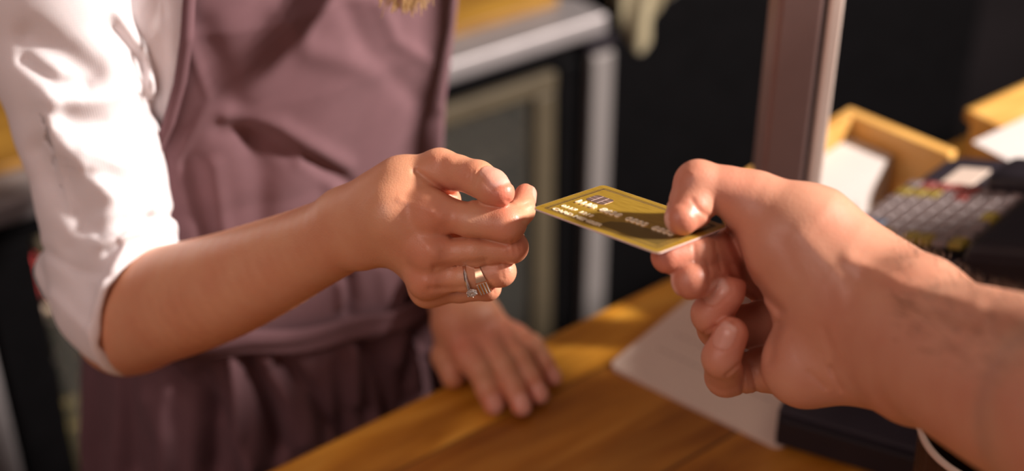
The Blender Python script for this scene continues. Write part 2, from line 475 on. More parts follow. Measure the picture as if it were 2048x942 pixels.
for zz in (0.42, 0.72):
    bm = bmesh.new()
    bm_box(bm, (-0.72, 0.04, zz - 0.005), (-0.04, 0.05, zz + 0.01))
    for k in range(24): bm_box(bm, (-0.715 + k * 0.028, 0.05, zz), (-0.711 + k * 0.028, 0.45, zz + 0.004))
    bm_obj('wire_shelf', bm, M['chrome'], fr)
ng = thing('steel_cabinet', 'grey steel cabinet front at the far left below the steel top', 'cabinet', (BR[0], BR[1], 0), BANG)
box('cabinet_body', (-1.40, 0.02, 0.0), (-0.75, 0.5, 0.873), M['steel_dark'], ng, 0.003)
box('cabinet_door', (-1.39, 0.0, 0.05), (-0.752, 0.02, 0.80), M['steel'], ng, 0.003)
box('top_rail', (-1.39, 0.0, 0.81), (-0.752, 0.02, 0.872), M['black'], ng, 0.003)
M['red'] = plain('red_print', (0.22, 0.015, 0.02), 0.5); M['yellow'] = plain('yellow_foil', (0.34, 0.22, 0.03), 0.45, vary=0.4, scale=25)
M['olive'] = plain('olive_wrap', (0.24, 0.20, 0.08), 0.6, vary=0.4, scale=25)
def carton(name, x, y, z, w, dp, h, mat, label, cat, grp=None):
    bm = bmesh.new(); vs = bm_box(bm, (-w / 2, 0, 0), (w / 2, dp, h * 0.78), 0.003)
    bm_box(bm, (-w / 2 + 0.004, dp / 2 - 0.004, h * 0.78), (w / 2 - 0.004, dp / 2 + 0.004, h), 0.001)
    for v in bm.verts:                                   # gable top
        if v.co.z > h * 0.74 and v.co.z < h * 0.79: v.co.y = dp / 2 + (v.co.y - dp / 2) * 0.45
    o = bm_obj(name, bm, mat)
    p = BR + BD * x + BN * y
    o.location = (p[0], p[1], z); o.rotation_euler = (0, 0, BANG)
    tag(o, label, cat, grp)
carton('juice_carton', -0.672, 0.07, 0.7251, 0.045, 0.05, 0.105, M['red'], 'small dark red carton on the upper fridge shelf at the left', 'carton')
carton('snack_pack', -0.675, 0.07, 0.4251, 0.05, 0.05, 0.14, M['olive'], 'olive green packet on the lower fridge shelf, nearer the black frame', 'packet')
carton('snack_pack', -0.615, 0.08, 0.4251, 0.055, 0.05, 0.20, M['yellow'], 'taller yellow packet on the lower fridge shelf beside the apron', 'packet')

M['wood_board'] = wood_material('board_wood', (0.12, 0.045, 0.006), (0.20, 0.080, 0.010), (0.28, 0.12, 0.02), 0.2, 0.6, 0.0)
# cutting-board-like wooden back ledge standing on the steel top
o = box('wooden_board', (-1.35, 0.036, 0.9005), (-0.035, 0.42, 0.912), M['wood_board'], None, 0.004, 3)
o.location = (BR[0], BR[1], 0); o.rotation_euler = (0, 0, BANG)
tag(o, 'orange brown wooden board lying on the steel top of the fridge', 'board')

# tall black cabinet to the right of the fridge, towel over its handle
tb = thing('tall_cabinet', 'tall matt black cabinet between the fridge and the steel post', 'cabinet', (BR[0], BR[1], 0), BANG)
box('cabinet_body', (0.03, 0.06, 0.0), (0.75, 0.55, 2.0), M['black'], tb, 0.004)
box('cabinet_door', (0.035, 0.04, 0.03), (0.388, 0.06, 1.97), M['black'], tb, 0.004)
box('cabinet_door', (0.392, 0.04, 0.03), (0.745, 0.06, 1.97), M['black'], tb, 0.004)
V, Fc = tube([(0.045, 0.04, 1.02), (0.045, 0.0, 1.02), (0.30, 0.0, 1.02), (0.30, 0.04, 1.02)], 0.006, 12)
o = mesh_obj('handle', V, Fc, M['steel'], tb)
# towel hanging from the handle (folded double over it, gathered into a point)
def towel():
    nu, nv = 50, 60; V = []; Fc = []
    for j in range(nv + 1):
        v = j / nv
        for i in range(nu + 1):
            u = i / nu * 2 - 1
            wdt = 0.046 * (1 - 0.42 * max(0, v - 0.35) ** 1.1)
            tipv = 0.190 - 0.055 * max(0, u + 0.35) ** 1.1 - 0.10 * max(0, -u - 0.55)
            x = wdt * u + 0.003 * math.sin(7 * v + 2 * u)
            y = -0.010 - 0.006 * math.cos(u * 5.0 + 0.6 + v) * (0.4 + v) - 0.002 * math.sin(13 * u + 9 * v)
            V.append((x, y, 1.028 - tipv * v))
    n1 = (nu + 1) * (nv + 1)
    for j in range(nv + 1):
        v = j / nv
        for i in range(nu + 1):
            u = i / nu * 2 - 1
            V.append((0.046 * u * (1 - 0.1 * v), 0.010 + 0.002 * math.cos(u * 6 + v), 1.028 - 0.13 * v))
    for b0 in (0, n1):
        for j in range(nv):
            for i in range(nu):
                a = b0 + j * (nu + 1) + i
                Fc.append([a, a + 1, a + nu + 2, a + nu + 1])
    for i in range(nu): Fc.append([i, n1 + i, n1 + i + 1, i + 1])
    return V, Fc
V, Fc = towel()
o = mesh_obj('tea_towel', V, Fc, M['towel'])
md = o.modifiers.new('thick', 'SOLIDIFY'); md.thickness = 0.003; md.offset = 0
tp = BR + BD * 0.062
o.location = (tp[0], tp[1], 0); o.rotation_euler = (0, 0, BANG)
tag(o, 'crumpled beige linen towel hanging on the black cabinet', 'towel')


# small lamp inside the display fridge, at its top left
ld = bpy.data.lights.new('fridge_lamp', 'POINT'); ld.energy = 5.0; ld.color = (1.0, 0.82, 0.6); ld.shadow_soft_size = 0.015
lo_ = bpy.data.objects.new('fridge_lamp', ld); COL.objects.link(lo_)
q = BR + BD * -0.60 + BN * 0.045; lo_.location = (q[0], q[1], 0.825)

# ================================================================= THINGS ON THE COUNTER
def card_at(o, origin, ax, ay):
    ax = nrm(ax); ay = nrm(ay); az = nrm(np.cross(ax, ay)); ay = np.cross(az, ax)
    o.matrix_world = Matrix(((ax[0], ay[0], az[0], origin[0]), (ax[1], ay[1], az[1], origin[1]), (ax[2], ay[2], az[2], origin[2]), (0, 0, 0, 1)))
def rounded(w, h, r, seg=8):
    pts = []
    for cx, cy, a0 in ((w / 2 - r, h / 2 - r, 0), (-w / 2 + r, h / 2 - r, 90), (-w / 2 + r, -h / 2 + r, 180), (w / 2 - r, -h / 2 + r, 270)):
        for k in range(seg + 1):
            a = math.radians(a0 + 90 * k / seg); pts.append((cx + r * math.cos(a), cy + r * math.sin(a)))
    return pts
def slab(name, pts, z0, z1, mat, parent=None, hole=None):
    n = len(pts)
    if hole is None:
        V = [(x, y, z0) for x, y in pts] + [(x, y, z1) for x, y in pts]
        Fc = [list(range(n))[::-1], [n + k for k in range(n)]] + [[k, (k + 1) % n, n + (k + 1) % n, n + k] for k in range(n)]
    else:
        V = [(x, y, z0) for x, y in pts] + [(x, y, z1) for x, y in pts] + [(x, y, z0) for x, y in hole] + [(x, y, z1) for x, y in hole]
        Fc = []
        for k in range(n):
            j = (k + 1) % n
            Fc += [[k, j, n + j, n + k], [n + k, n + j, 3 * n + j, 3 * n + k], [2 * n + j, 2 * n + k, 3 * n + k, 3 * n + j], [j, k, 2 * n + k, 2 * n + j]]
    return mesh_obj(name, V, Fc, mat, parent, smooth=False)

# ---- the golden card
m, nt, b = nodes_of('gold_card_face')
tc = N(nt, 'ShaderNodeTexCoord')
no = N(nt, 'ShaderNodeTexNoise'); no.inputs['Scale'].default_value = 90; no.inputs['Detail'].default_value = 8
mp = N(nt, 'ShaderNodeMapping'); mp.inputs['Scale'].default_value = (1, 6, 1)
nt.links.new(tc.outputs['Object'], mp.inputs[0]); nt.links.new(mp.outputs[0], no.inputs['Vector'])
c = ramp(nt, no.outputs[0], [(0.3, (0.40, 0.235, 0.025)), (0.7, (0.54, 0.335, 0.045))])
nt.links.new(c, b.inputs['Base Color']); b.inputs['Metallic'].default_value = 0.35; b.inputs['Roughness'].default_value = 0.36
b.inputs['Coat Weight'].default_value = 0.35; b.inputs['Coat Roughness'].default_value = 0.12
M['card'] = m
M['card_edge'] = plain('card_plastic_edge', (0.62, 0.47, 0.44), 0.4)
M['card_line'] = plain('card_dark_print', (0.10, 0.06, 0.02), 0.5)
M['emboss'] = plain('embossed_foil', (0.98, 0.86, 0.62), 0.3, 0.15, vary=0.03)
card = thing('payment_card', 'gold payment card held out between the two outstretched hands', 'card')
CM = np.array([[0.6965, 0.7175, 0.0113], [-0.7022, 0.6783, 0.2165], [0.1476, -0.1587, 0.9762]])
CC = np.array([0.05949, 0.66761, 1.25573])
card_at(card, CC, CM[:, 0], CM[:, 1])
CW, CH = 0.0856, 0.054
slab('card_core', rounded(CW, CH, 0.0032), -0.0004, 0.0003, M['card_edge'], card)
slab('card_face', rounded(CW - 0.0006, CH - 0.0006, 0.0030), 0.0003, 0.00042, M['card'], card)
def band(name, ins, w, z):
    return slab(name, rounded(CW - 2 * ins, CH - 2 * ins, 0.0022), 0.0004, z, M['card_line'], card, rounded(CW - 2 * ins - 2 * w, CH - 2 * ins - 2 * w, 0.0016))
band('border_print', 0.0040, 0.0004, 0.00046)
# braided border: many tiny dashes
bm = bmesh.new(); rnd = random.Random(2)
for sgn in (-1, 1):
    for k in range(88):
        x = -CW / 2 + 0.0055 + k * (CW - 0.011) / 87
        bm_box(bm, (x - 0.00028, sgn * (CH / 2 - 0.0056) - 0.0007 * (0.6 + 0.4 * rnd.random()), 0.0004), (x + 0.00028, sgn * (CH / 2 - 0.0056) + 0.0007, 0.00047))
    for k in range(52):
        y = -CH / 2 + 0.0055 + k * (CH - 0.011) / 51
        bm_box(bm, (sgn * (CW / 2 - 0.0056) - 0.0007, y - 0.00028, 0.0004), (sgn * (CW / 2 - 0.0056) + 0.0007 * (0.6 + 0.4 * rnd.random()), y + 0.00028, 0.00047))
bm_obj('border_dashes', bm, M['card_line'], card)
# darker brown panel on the lower part of the card face
slab('dark_panel', [(-0.004, -0.0195), (0.036, -0.0195), (0.036, -0.004), (0.006, -0.006), (-0.002, -0.012)], 0.0004, 0.00045, plain('panel_brown', (0.20, 0.125, 0.03), 0.3, 0.3), card)
# chip with contact lines
ch = slab('chip', [(x - 0.0270, y + 0.0075) for x, y in rounded(0.0125, 0.0100, 0.0022)], 0.0004, 0.00058, plain('chip_foil', (0.42, 0.27, 0.22), 0.3, 0.7), card)
bm = bmesh.new()
for (x0, y0, x1, y1) in ((-.0062, .0015, -.002, .0017), (.002, .0015, .0062, .0017), (-.0062, -.0017, -.002, -.0015), (.002, -.0017, .0062, -.0015), (-.0021, -.0048, -.0019, .0048), (.0019, -.0048, .0021, .0048)):
    bm_box(bm, (x0 - 0.0270, y0 + 0.0075, 0.0005), (x1 - 0.0270, y1 + 0.0075, 0.00064))
bm_obj('contact_lines', bm, M['card_edge'], ch)
def text(name, s, x, y, size, z0, mat, parent, ext=0.0003, align='LEFT', sx=1.0):
    cu = bpy.data.curves.new(name, 'FONT'); cu.body = s; cu.size = size; cu.extrude = ext; cu.align_x = align
    cu.resolution_u = 2; cu.offset = size * 0.02
    o = bpy.data.objects.new(name, cu); COL.objects.link(o)
    o.location = (x, y, z0); o.scale = (sx, 1, 1); cu.materials.append(mat); o.parent = parent
    dg = bpy.context.evaluated_depsgraph_get(); me = bpy.data.meshes.new_from_object(o.evaluated_get(dg)); me.name = name
    o2 = bpy.data.objects.new(name, me); COL.objects.link(o2); o2.location = o.location; o2.scale = o.scale; o2.parent = parent
    bpy.data.objects.remove(o); o2.name = name
    return o2
text('embossed_digits', '1118  8638  0800  8800', -0.0345, -0.0050, 0.0066, 0.0005, M['emboss'], card, 0.0006, sx=1.05)
text('embossed_name', 'CARD MEMBER', -0.0345, -0.0215, 0.0046, 0.0005, M['emboss'], card, 0.0003, sx=1.1)
text('embossed_dates', '0117  1219', -0.0345, -0.0148, 0.0044, 0.0005, M['emboss'], card, 0.0003, sx=1.1)

# ---- paper pad on the counter
pa, pb, pc = PZ(1216, 727, 0.955), PZ(1542, 884, 0.955), PZ(1387, 618, 0.955)
ux = nrm(pb - pa); uy = nrm(pc - pa); uy = nrm(uy - (uy @ ux) * ux)
pad = thing('paper_sheet', 'stack of pale printed papers with a rounded corner lying on the counter', 'papers')
card_at(pad, np.array([pa[0], pa[1], 0.95]), ux, uy)
w_, h_ = 0.150, 0.13
for k in range(3):
    r = rounded(w_, h_, 0.008)
    slab('sheet', [(x + w_ / 2, y + h_ / 2) for x, y in r], 0.0002 + k * 0.0012, 0.0012 + k * 0.0012, M['paper'], pad)
bm = bmesh.new(); rnd = random.Random(5)
for j in range(4):
    x = 0.018
    y = 0.040 + j * 0.0235
    while x < (0.075 if j % 3 else 0.11):
        l = 0.003 + 0.006 * rnd.random(); bm_box(bm, (x, y, 0.0035), (x + l, y + 0.0016, 0.00368)); x += l + 0.002
bm_obj('printed_lines', bm, M['ink'], pad)

# ---- steel post standing near the staff edge of the counter
pp = np.array([0.194, 0.9636])
M['strip'] = plain('satin_strip', (0.80, 0.66, 0.58), 0.4, 0.1, vary=0.03)
post = thing('steel_post', 'upright bronze steel post with a bright edge strip standing on the counter', 'post', (pp[0], pp[1], 0.95), math.radians(4))
box('post_body', (-0.018, -0.016, 0.0), (0.0125, 0.016, 0.86), M['steel_dark'], post, 0.003)
box('inner_channel', (0.0125, -0.010, 0.0), (0.0165, 0.014, 0.86), M['black_soft'], post, 0.001)
box('edge_strip', (0.0165, -0.014, 0.0), (0.0265, 0.006, 0.86), M['strip'], post, 0.002)
box('base_plate', (-0.034, -0.032, 0.0), (0.044, 0.032, 0.005), M['steel_dark'], post, 0.001)

# ---- wooden tray
TA = np.array([0.285, 1.16]); TU = np.array([-0.70, -0.714]); TV = np.array([0.714, -0.70])
tr = thing('wooden_tray', 'open pale wooden tray holding white paper behind the key machine', 'tray', (TA[0], TA[1], 0.95), math.atan2(TV[1], TV[0]))
L, W_, H, t = 0.165, 0.104, 0.098, 0.012       # local x along TV, local y = -TU
box('tray_base', (0, -L, 0.0), (W_, 0, 0.010), M['wood_pale'], tr, 0.001)
box('back_side', (0, -t, 0.010), (W_, 0, H), M['wood_pale'], tr, 0.002)
box('near_side', (0, -L, 0.010), (W_, -L + t, H), M['wood_pale'], tr, 0.002)
box('end_side', (0, -L + t, 0.010), (t, -t, H), M['wood_pale'], tr, 0.002)
box('end_side', (W_ - t, -L + t, 0.010), (W_, -t, 0.050), M['wood_pale'], tr, 0.002)
# papers in the tray
q0, q1, q2 = PZ(1745, 311, 1.028), PZ(1838, 347, 1.028), PZ(1640, 398, 1.028)
pw, pl2 = np.linalg.norm(q1 - q0), np.linalg.norm(q2 - q0)
pw = min(pw, 0.088); pl2 = min(pl2, 0.135)
o = slab('paper_block', [(x, y) for x, y in rounded(pw, pl2, 0.004)], 0.0, 0.068, M['paper_white'])
o.location = (TA[0] + TV[0] * (0.0135 + pw / 2) + TU[0] * (0.015 + pl2 / 2), TA[1] + TV[1] * (0.0135 + pw / 2) + TU[1] * (0.015 + pl2 / 2), 0.9605); o.rotation_euler = (0, 0, math.atan2(TV[1], TV[0]))
tag(o, 'white block of paper lying in the pale wooden tray', 'paper')
# wooden box behind the tray, its lid carrying a sheet
kx = np.array([0.80, 0.60])
s0 = PZ(1850, 262, 1.05)[:2] + np.array([0.6, -0.8]) * 0.0
lb = thing('wooden_box', 'pale wooden box with flat lid beside the tray at the right edge', 'box', (s0[0] + 0.004, s0[1] + 0.004, 0.95), math.atan2(kx[1], kx[0]))
box('box_body', (0.055, -0.155, 0.0), (0.40, 0.0, 0.088), M['wood_pale'], lb, 0.002)
box('box_lid', (0.050, -0.160, 0.0885), (0.405, 0.005, 0.10), M['wood_pale'], lb, 0.002)
o = slab('paper_note', rounded(0.12, 0.09, 0.002), 0.0, 0.001, M['paper_white'])
q = PZ(2130, 285, 1.051); o.location = (q[0], q[1], 1.0505); o.rotation_euler = (0, 0, math.atan2(kx[1], kx[0]))
tag(o, 'white sheet of paper lying on the wooden box lid', 'paper')

# ---- register keyboard, rising towards the right
KM = np.array([[0.6885, 0.6868, -0.2328], [-0.6525, 0.7268, 0.2145], [0.3165, 0.0042, 0.9486]])
KC = P(1871, 432, 1.13); GS = 1.13 / 1.20      # GS: the register's scale
M['key_grey'] = plain('key_grey', (0.20, 0.155, 0.15), 0.4, coat=0.3); M['key_yellow'] = plain('key_yellow', (0.28, 0.20, 0.035), 0.4, coat=0.3)
M['key_red'] = plain('key_red', (0.26, 0.06, 0.05), 0.4, coat=0.3); M['key_blue'] = plain('key_blue', (0.13, 0.15, 0.20), 0.4, coat=0.3)
reg = thing('cash_register', 'dark cash register with rows of coloured keys behind the forearm', 'cash register')
card_at(reg, KC, KM[:, 0], KM[:, 1])
KS = 0.105 * GS
def kl(px, py, h=0.0):
    q = PPL(px, py, KC + KM[:, 2] * h, KM[:, 2]) - KC
    return float(q @ KM[:, 0]), float(q @ KM[:, 1])
def drop_block(name, pts, z_top, mat, parent, bev=0.004):
    """a solid whose top is a polygon in the parent's local plane and whose sides fall plumb to the counter"""
    n = len(pts); V = []
    pts = [(x * GS, y * GS) for x, y in pts]
    for x, y in pts: V.append((x, y, z_top))
    for x, y in pts:
        w = KC + KM @ np.array([x, y, z_top]); w2 = np.array([w[0], w[1], 0.9505]); V.append(tuple(KM.T @ (w2 - KC)))
    Fc = [list(range(n)), [n + k for k in range(n)][::-1]] + [[(k + 1) % n, k, n + k, n + (k + 1) % n] for k in range(n)]
    o = mesh_obj(name, V, Fc, mat, parent, smooth=False)
    md = o.modifiers.new('bevel', 'BEVEL'); md.width = bev; md.segments = 3; md.limit_method = 'ANGLE'; md.angle_limit = 0.6
    return o
drop_block('register_body', [(-0.060, -0.075), (0.062, -0.075), (0.062, 0.125), (-0.050, 0.125), (-0.060, 0.115)], -0.004, M['charcoal'], reg)
drop_block('printer_cover', [(0.066, -0.075), (0.14, -0.070), (0.15, -0.05), (0.15, 0.118), (0.135, 0.125), (0.066, 0.125)], 0.016, M['black_soft'], reg, 0.012)
bm = bmesh.new(); bm_box(bm, (-0.0537, -0.0537, -0.004), (0.0537, 0.0537, 0.0), 0.001); bm_obj('key_tray', bm, M['black'], reg)
lx, ly = kl(1930, 346)
o = slab('price_label', [(x + lx, y + ly) for x, y in rounded(0.026, 0.032, 0.002)], -0.0038, -0.0028, M['paper'], reg)
hx, hy = kl(2010, 352, 0.012)
bm = bmesh.new(); bm_box(bm, (hx - 0.010, hy - 0.012, -0.004), (hx + 0.03, hy + 0.03, 0.016), 0.006, seg=3); bm_obj('display_housing', bm, M['black_soft'], reg, True)
kp = KS / 8.0; kq = KS / 7.0
key_tpl = {}
def key_color(i, j):                      # i along the row from the left, j row from the near side
    if j == 6: return 'key_red' if 1 <= i <= 4 else 'key_grey'
    if j == 5: return 'key_yellow' if i <= 2 else ('key_red' if i in (4,) else 'key_grey')
    if j == 0: return 'key_blue' if i == 0 else ('key_yellow' if i in (2, 4, 5, 7) else 'key_grey')
    if j == 1 and i < 2: return 'key_blue'
    if i == 7 and j == 3: return 'key_yellow'
    return 'key_grey'
for j in range(7):
    for i in range(8):
        c = key_color(i, j)
        x = -KS / 2 + (i + 0.5) * kp; y = -KS / 2 + (j + 0.5) * kq
        if c not in key_tpl:
            bm = bmesh.new()
            vs = bm_box(bm, (-kp * 0.46, -kq * 0.45, 0.0), (kp * 0.46, kq * 0.45, 0.0048), 0.0012)
            for v in bm.verts:
                if v.co.z > 0.003: v.co.x *= 0.90; v.co.y *= 0.90
            o = bm_obj('key', bm, M[c], reg); key_tpl[c] = o
        else:
            o = key_tpl[c].copy(); COL.objects.link(o)
        o.location = (x, y, 0.0)

# ---- low black cash drawer box
dc = PZ(1548, 884, 0.95)
DA = math.radians(-25.5)
cdw = thing('till_box', 'low flat black till box resting on the counter below the wrist', 'till box', (dc[0], dc[1], 0.95), DA)
box('drawer_body', (0.0, 0.0, 0.003), (0.30, 0.050, 0.030), M['charcoal'], cdw, 0.0015)
box('drawer_front', (0.002, -0.006, 0.004), (0.298, 0.0, 0.026), M['black_soft'], cdw, 0.001)
for x, y in ((0.02, 0.02), (0.28, 0.02), (0.02, 0.038), (0.28, 0.038)):
    box('foot', (x - 0.008, y - 0.008, 0.0), (x + 0.008, y + 0.008, 0.004), M['black'], cdw, 0.0)

# ---- dark ribbed cup with pale rim, mostly behind the forearm
cc = P(2012, 868, 0.93)
cup = thing('ribbed_cup', 'dark brown ribbed cup with a pale rim under the forearm at the right', 'cup', (cc[0], cc[1], 0.0), 0)
prof = 48
V, Fc = [], []
zt = cc[2]; R0 = 0.050
cup.location = (cc[0], cc[1], 0.9502)
nS = 96
lev = [(0.0, 0.80), (0.1, 0.84), (0.5, 0.93), (0.97, 0.985)]
for t_, rr in lev:
    for k in range(nS):
        a = 2 * math.pi * k / nS; r = R0 * rr * (1 + 0.02 * math.cos(24 * a))
        V.append((r * math.cos(a), r * math.sin(a), t_ * (zt - 0.9502)))
for i in range(len(lev) - 1):
    for k in range(nS): Fc.append([i * nS + k, i * nS + (k + 1) % nS, (i + 1) * nS + (k + 1) % nS, (i + 1) * nS + k])
Fc.append(list(range(nS))[::-1])
M['cup'] = plain('ribbed_brown', (0.035, 0.014, 0.009), 0.5, vary=0.3)
mesh_obj('cup_body', V, Fc, M['cup'], cup)
V, Fc = [], []
for k in range(nS):
    a = 2 * math.pi * k / nS
    for q in range(10):
        b_ = 2 * math.pi * q / 10; r = R0 + 0.0022 * math.cos(b_)
        V.append((r * math.cos(a), r * math.sin(a), zt - 0.9502 + 0.0022 * math.sin(b_)))
for k in range(nS):
    for q in range(10): Fc.append([k * 10 + q, ((k + 1) % nS) * 10 + q, ((k + 1) % nS) * 10 + (q + 1) % 10, k * 10 + (q + 1) % 10])
mesh_obj('rim', V, Fc, M['paper'], cup)

# ---- monitor-shaped block added out of view to shade the counter and apron
mo = thing('shade_blocker', 'added black monitor-shaped block on the counter beyond the ribbed cup, shading the apron', 'shade blocker', (0.66, 0.70, 0.95), math.radians(88))
box('stand_base', (-0.11, -0.08, 0.0), (0.11, 0.08, 0.012), M['black_soft'], mo, 0.004)
box('stand_neck', (-0.025, -0.015, 0.012), (0.025, 0.015, 0.16), M['black_soft'], mo, 0.004)
box('blocker_case', (-0.20, -0.022, 0.13), (0.20, 0.012, 0.57), M['black_soft'], mo, 0.006)
box('blocker_face', (-0.185, 0.012, 0.145), (0.185, 0.0135, 0.555), M['black'], mo, 0.0)

# ================================================================= THE WOMAN BEHIND THE COUNTER
wom = thing('person', 'person in white shirt and plum apron reaching out an open hand for the card', 'person', (-0.19, 1.01, 0.0))

def PW(x, y, d): return P(x, y, d + 0.020 * min(1.0, max(0.0, (0.97 - d) / 0.09)))
# ---------------- right arm and hand
wrist_d, elb_d = 0.846, 1.02
def dA(x): return wrist_d + (765.0 - x) / 503.0 * (elb_d - wrist_d)
H_ = 0.00085
pts_all = [PW(230, 640, 1.03), PW(1075, 360, 0.80), PW(860, 640, 0.90), PW(230, 480, 1.0), PW(300, 750, 1.0), PW(1040, 600, 0.80), PW(760, 300, 0.9)]
lo = np.min(pts_all, 0) - 0.035; hi = np.max(pts_all, 0) + 0.03
fa = Field(lo, hi, H_)
arm = fa.layer()
cs = [(792, 428, .838, .0205), (755, 439, .850, .0210), (700, 460, .867, .0222), (620, 497, None, .0247), (535, 536, None, .0288), (450, 571, None, .0325), (370, 597, None, .0355), (305, 615, None, .0372), (270, 634, 1.02, .037), (252, 646, 1.03, .035)]
ap = [PW(x, y, d or dA(x)) for x, y, d, r in cs]; ar = [c[3] for c in cs]
def resample(ps, rs, n):
    """a smooth run of points and radii through the given joints"""
    q = np.column_stack([np.array(ps), rs]); L = len(q); out = []
    for k in range(n):
        t = k / (n - 1) * (L - 1); i = min(L - 2, int(t)); u = t - i
        p0, p1, p2, p3 = q[max(0, i - 1)], q[i], q[i + 1], q[min(L - 1, i + 2)]
        out.append(0.5 * (2 * p1 + (p2 - p0) * u + (2 * p0 - 5 * p1 + 4 * p2 - p3) * u * u + (3 * p1 - p0 - 3 * p2 + p3) * u ** 3))
    out = np.array(out); return list(out[:, :3]), list(out[:, 3])
ap, ar = resample(ap, ar, 40)
fa.chain(arm, ap, ar, 0.0005)
# the wrist is wider across its back
fa.seg(arm, PW(798, 375, .842), PW(760, 397, .848), .0118, .0120, 0.010)
fa.seg(arm, PW(690, 424, .866), PW(762, 396, .848), .0125, .0120, 0.012)
fa.seg(arm, PW(730, 490, .860), PW(795, 480, .845), .0125, .0110, 0.010)
palm = arm
MI, MM, MR, MP_ = PW(868, 424, .826), PW(862, 502, .832), PW(856, 556, .842), PW(858, 579, .856)
WI, WM, WR, WP = PW(790, 390, .845), PW(788, 420, .840), PW(792, 455, .843), PW(800, 482, .853)
for m_, w_2, ra in ((MI, WI, .0105), (MM, WM, .0105), (MR, WR, .0098), (MP_, WP, .0088)):
    fa.seg(palm, w_2, m_, ra + .002, ra, 0.010)
# palm mass behind the back of the hand, heel of the hand
fa.seg(palm, PW(800, 430, .862), PW(890, 470, .858), .016, .014, 0.012)
fa.seg(palm, PW(805, 485, .868), PW(890, 560, .872), .013, .010, 0.012)
fa.seg(palm, PW(880, 474, .846), PW(945, 480, .842), .0085, .0075, 0.004)
# thumb base and web
T0, T1, T2, T3 = PW(808, 362, .843), PW(878, 338, .836), PW(955, 357, .818), PW(1001, 385, .806)
fa.seg(palm, T0, T1, .0112, .0098, 0.010)
fa.seg(palm, PW(772, 396, .848), T0, .0130, .0112, 0.010)
fa.seg(palm, PW(840, 390, .845), PW(900, 400, .843), .010, .0062, 0.010)
# knuckle heads
for c, r in ((PW(866, 422, .8235), .0105), (PW(858, 497, .8285), .0102), (PW(850, 556, .8385), .0098), (PW(850, 579, .853), .0080)):
    fa.ell(palm, c, (RT, UP, FW), (r, r, r), 0.005)
fing = fa.layer()
def finger(ps, rs, k=0.0025):
    T = fa.layer()
    for i in range(len(ps) - 1): fa.seg(T, ps[i], ps[i + 1], rs[i], rs[i + 1], k if i else 1e-5)
    return T
fi = [MI, PW(940, 440, .818), PW(1012, 448, .812), PW(1043, 422, .822), PW(1051, 389, .833)]
ff = [
    finger(fi, [.0108, .0103, .0104, .0070, .0060]),
    finger([MM, PW(950, 501, .824), PW(1024, 494, .823), PW(1020, 480, .845), PW(980, 470, .858)], [.0100, .0085, .0085, .0076, .0068]),
    finger([MR, PW(930, 553, .833), PW(1001, 543, .831), PW(994, 532, .853), PW(955, 520, .866)], [.0096, .0082, .0082, .0072, .0064]),
    finger([MP_, PW(920, 579, .850), PW(975, 575, .846), PW(975, 566, .864), PW(935, 556, .876)], [.0084, .0072, .0072, .0064, .0058]),
    finger([PW(895, 515, .852), PW(985, 512, .850)], [.012, .011]),
    finger([T1, PW(915, 345, .828), T2, PW(985, 375, .810), T3], [.0098, .0094, .0097, .0094, .0076], 0.002),
]
fing = ff[0]
for T in ff[1:]: fing = smin(fing, T, 0.0012)
fa.F = smin(palm, fing, 0.007)
print('arm grid', fa.F.shape)
thumb_u = T3 - T2
nails_w = [(PW(985, 375, .810), thumb_u, cv(0.16, 0.82, 0.55), .0084, .0066, 0.0012, .0092),
           (PW(1052, 392, .833), fi[4] - fi[3], cv(0.93, 0.25, -0.15), .0056, .0048, 0.0, .0062)]
carve(fa, [
    # between thumb and hand
    ([(832, 343), (868, 368), (905, 392), (935, 400)], 5, .0016, 0.78, 0.86),
    # hollows between the knuckles
    ([(905, 474), (960, 478), (1010, 490)], 4, .0013, 0.79, .86),
    ([(880, 462), (905, 468)], 12, .0012, 0.79, .86),
    ([(870, 534), (920, 528), (970, 522)], 5, .0013, 0.79, .87),
    ([(862, 576), (905, 576), (940, 572)], 5, .0011, 0.79, .88),
    # knuckle wrinkles of the thumb
    ([(939, 345), (935, 362)], 1.8, .0003, .78, .84), ([(947, 342), (943, 368)], 1.8, .00035, .78, .84), ([(956, 344), (951, 372)], 1.8, .0003, .78, .84),
    # creases at finger joints on the right
    ([(1015, 482), (1018, 508)], 2.2, .0005, .79, .86), ([(1026, 480), (1030, 508)], 2.2, .0005, .79, .86), ([(1037, 480), (1041, 500)], 2.0, .0003, .79, .86),
    ([(1002, 528), (1006, 556)], 2.2, .0005, .79, .87), ([(1012, 526), (1015, 548)], 2.0, .0003, .79, .87),
    ([(985, 568), (988, 586)], 2.0, .0004, .79, .88),
    # index joint creases
    ([(1013, 401), (1034, 414), (1062, 405)], 2.5, .0005, .79, .86),
    # tendons on the back of the hand, as ridges
    ([(800, 400), (862, 422)], 5, -.0005, .79, .88), ([(800, 440), (855, 490)], 5, -.0004, .79, .88),
    ([(872, 312), (884, 308), (896, 314)], 9, -.0007, .78, .87),
    
    ([(872, 424), (880, 432)], 12, -.0020, .78, .86), ([(862, 500), (868, 506)], 11, -.0018, .78, .87), ([(854, 564), (864, 568)], 10, -.0015, .78, .88),
], 0.005)
carve_nails(fa, nails_w)
V, Fc = fa.mesh()
px, py, dd = PIX(V)
tint = tint_attr(V, [(PW(1015, 392, .80), .009, .95), (PW(1052, 385, .828), .009, .75), (PW(865, 428, .815), .011, .45), (PW(855, 502, .82), .010, .40), (PW(850, 562, .83), .009, .35),
    (PW(1000, 470, .80), .010, .35), (PW(1040, 490, .82), .009, .45), (PW(1015, 545, .825), .009, .4), (PW(985, 580, .84), .008, .4), (PW(925, 345, .81), .008, .35), (PW(880, 315, .82), .009, .35), (PW(910, 392, .83), .010, .6)])
parts = [(V, Fc, tint, nail_attr(V, nails_w))]

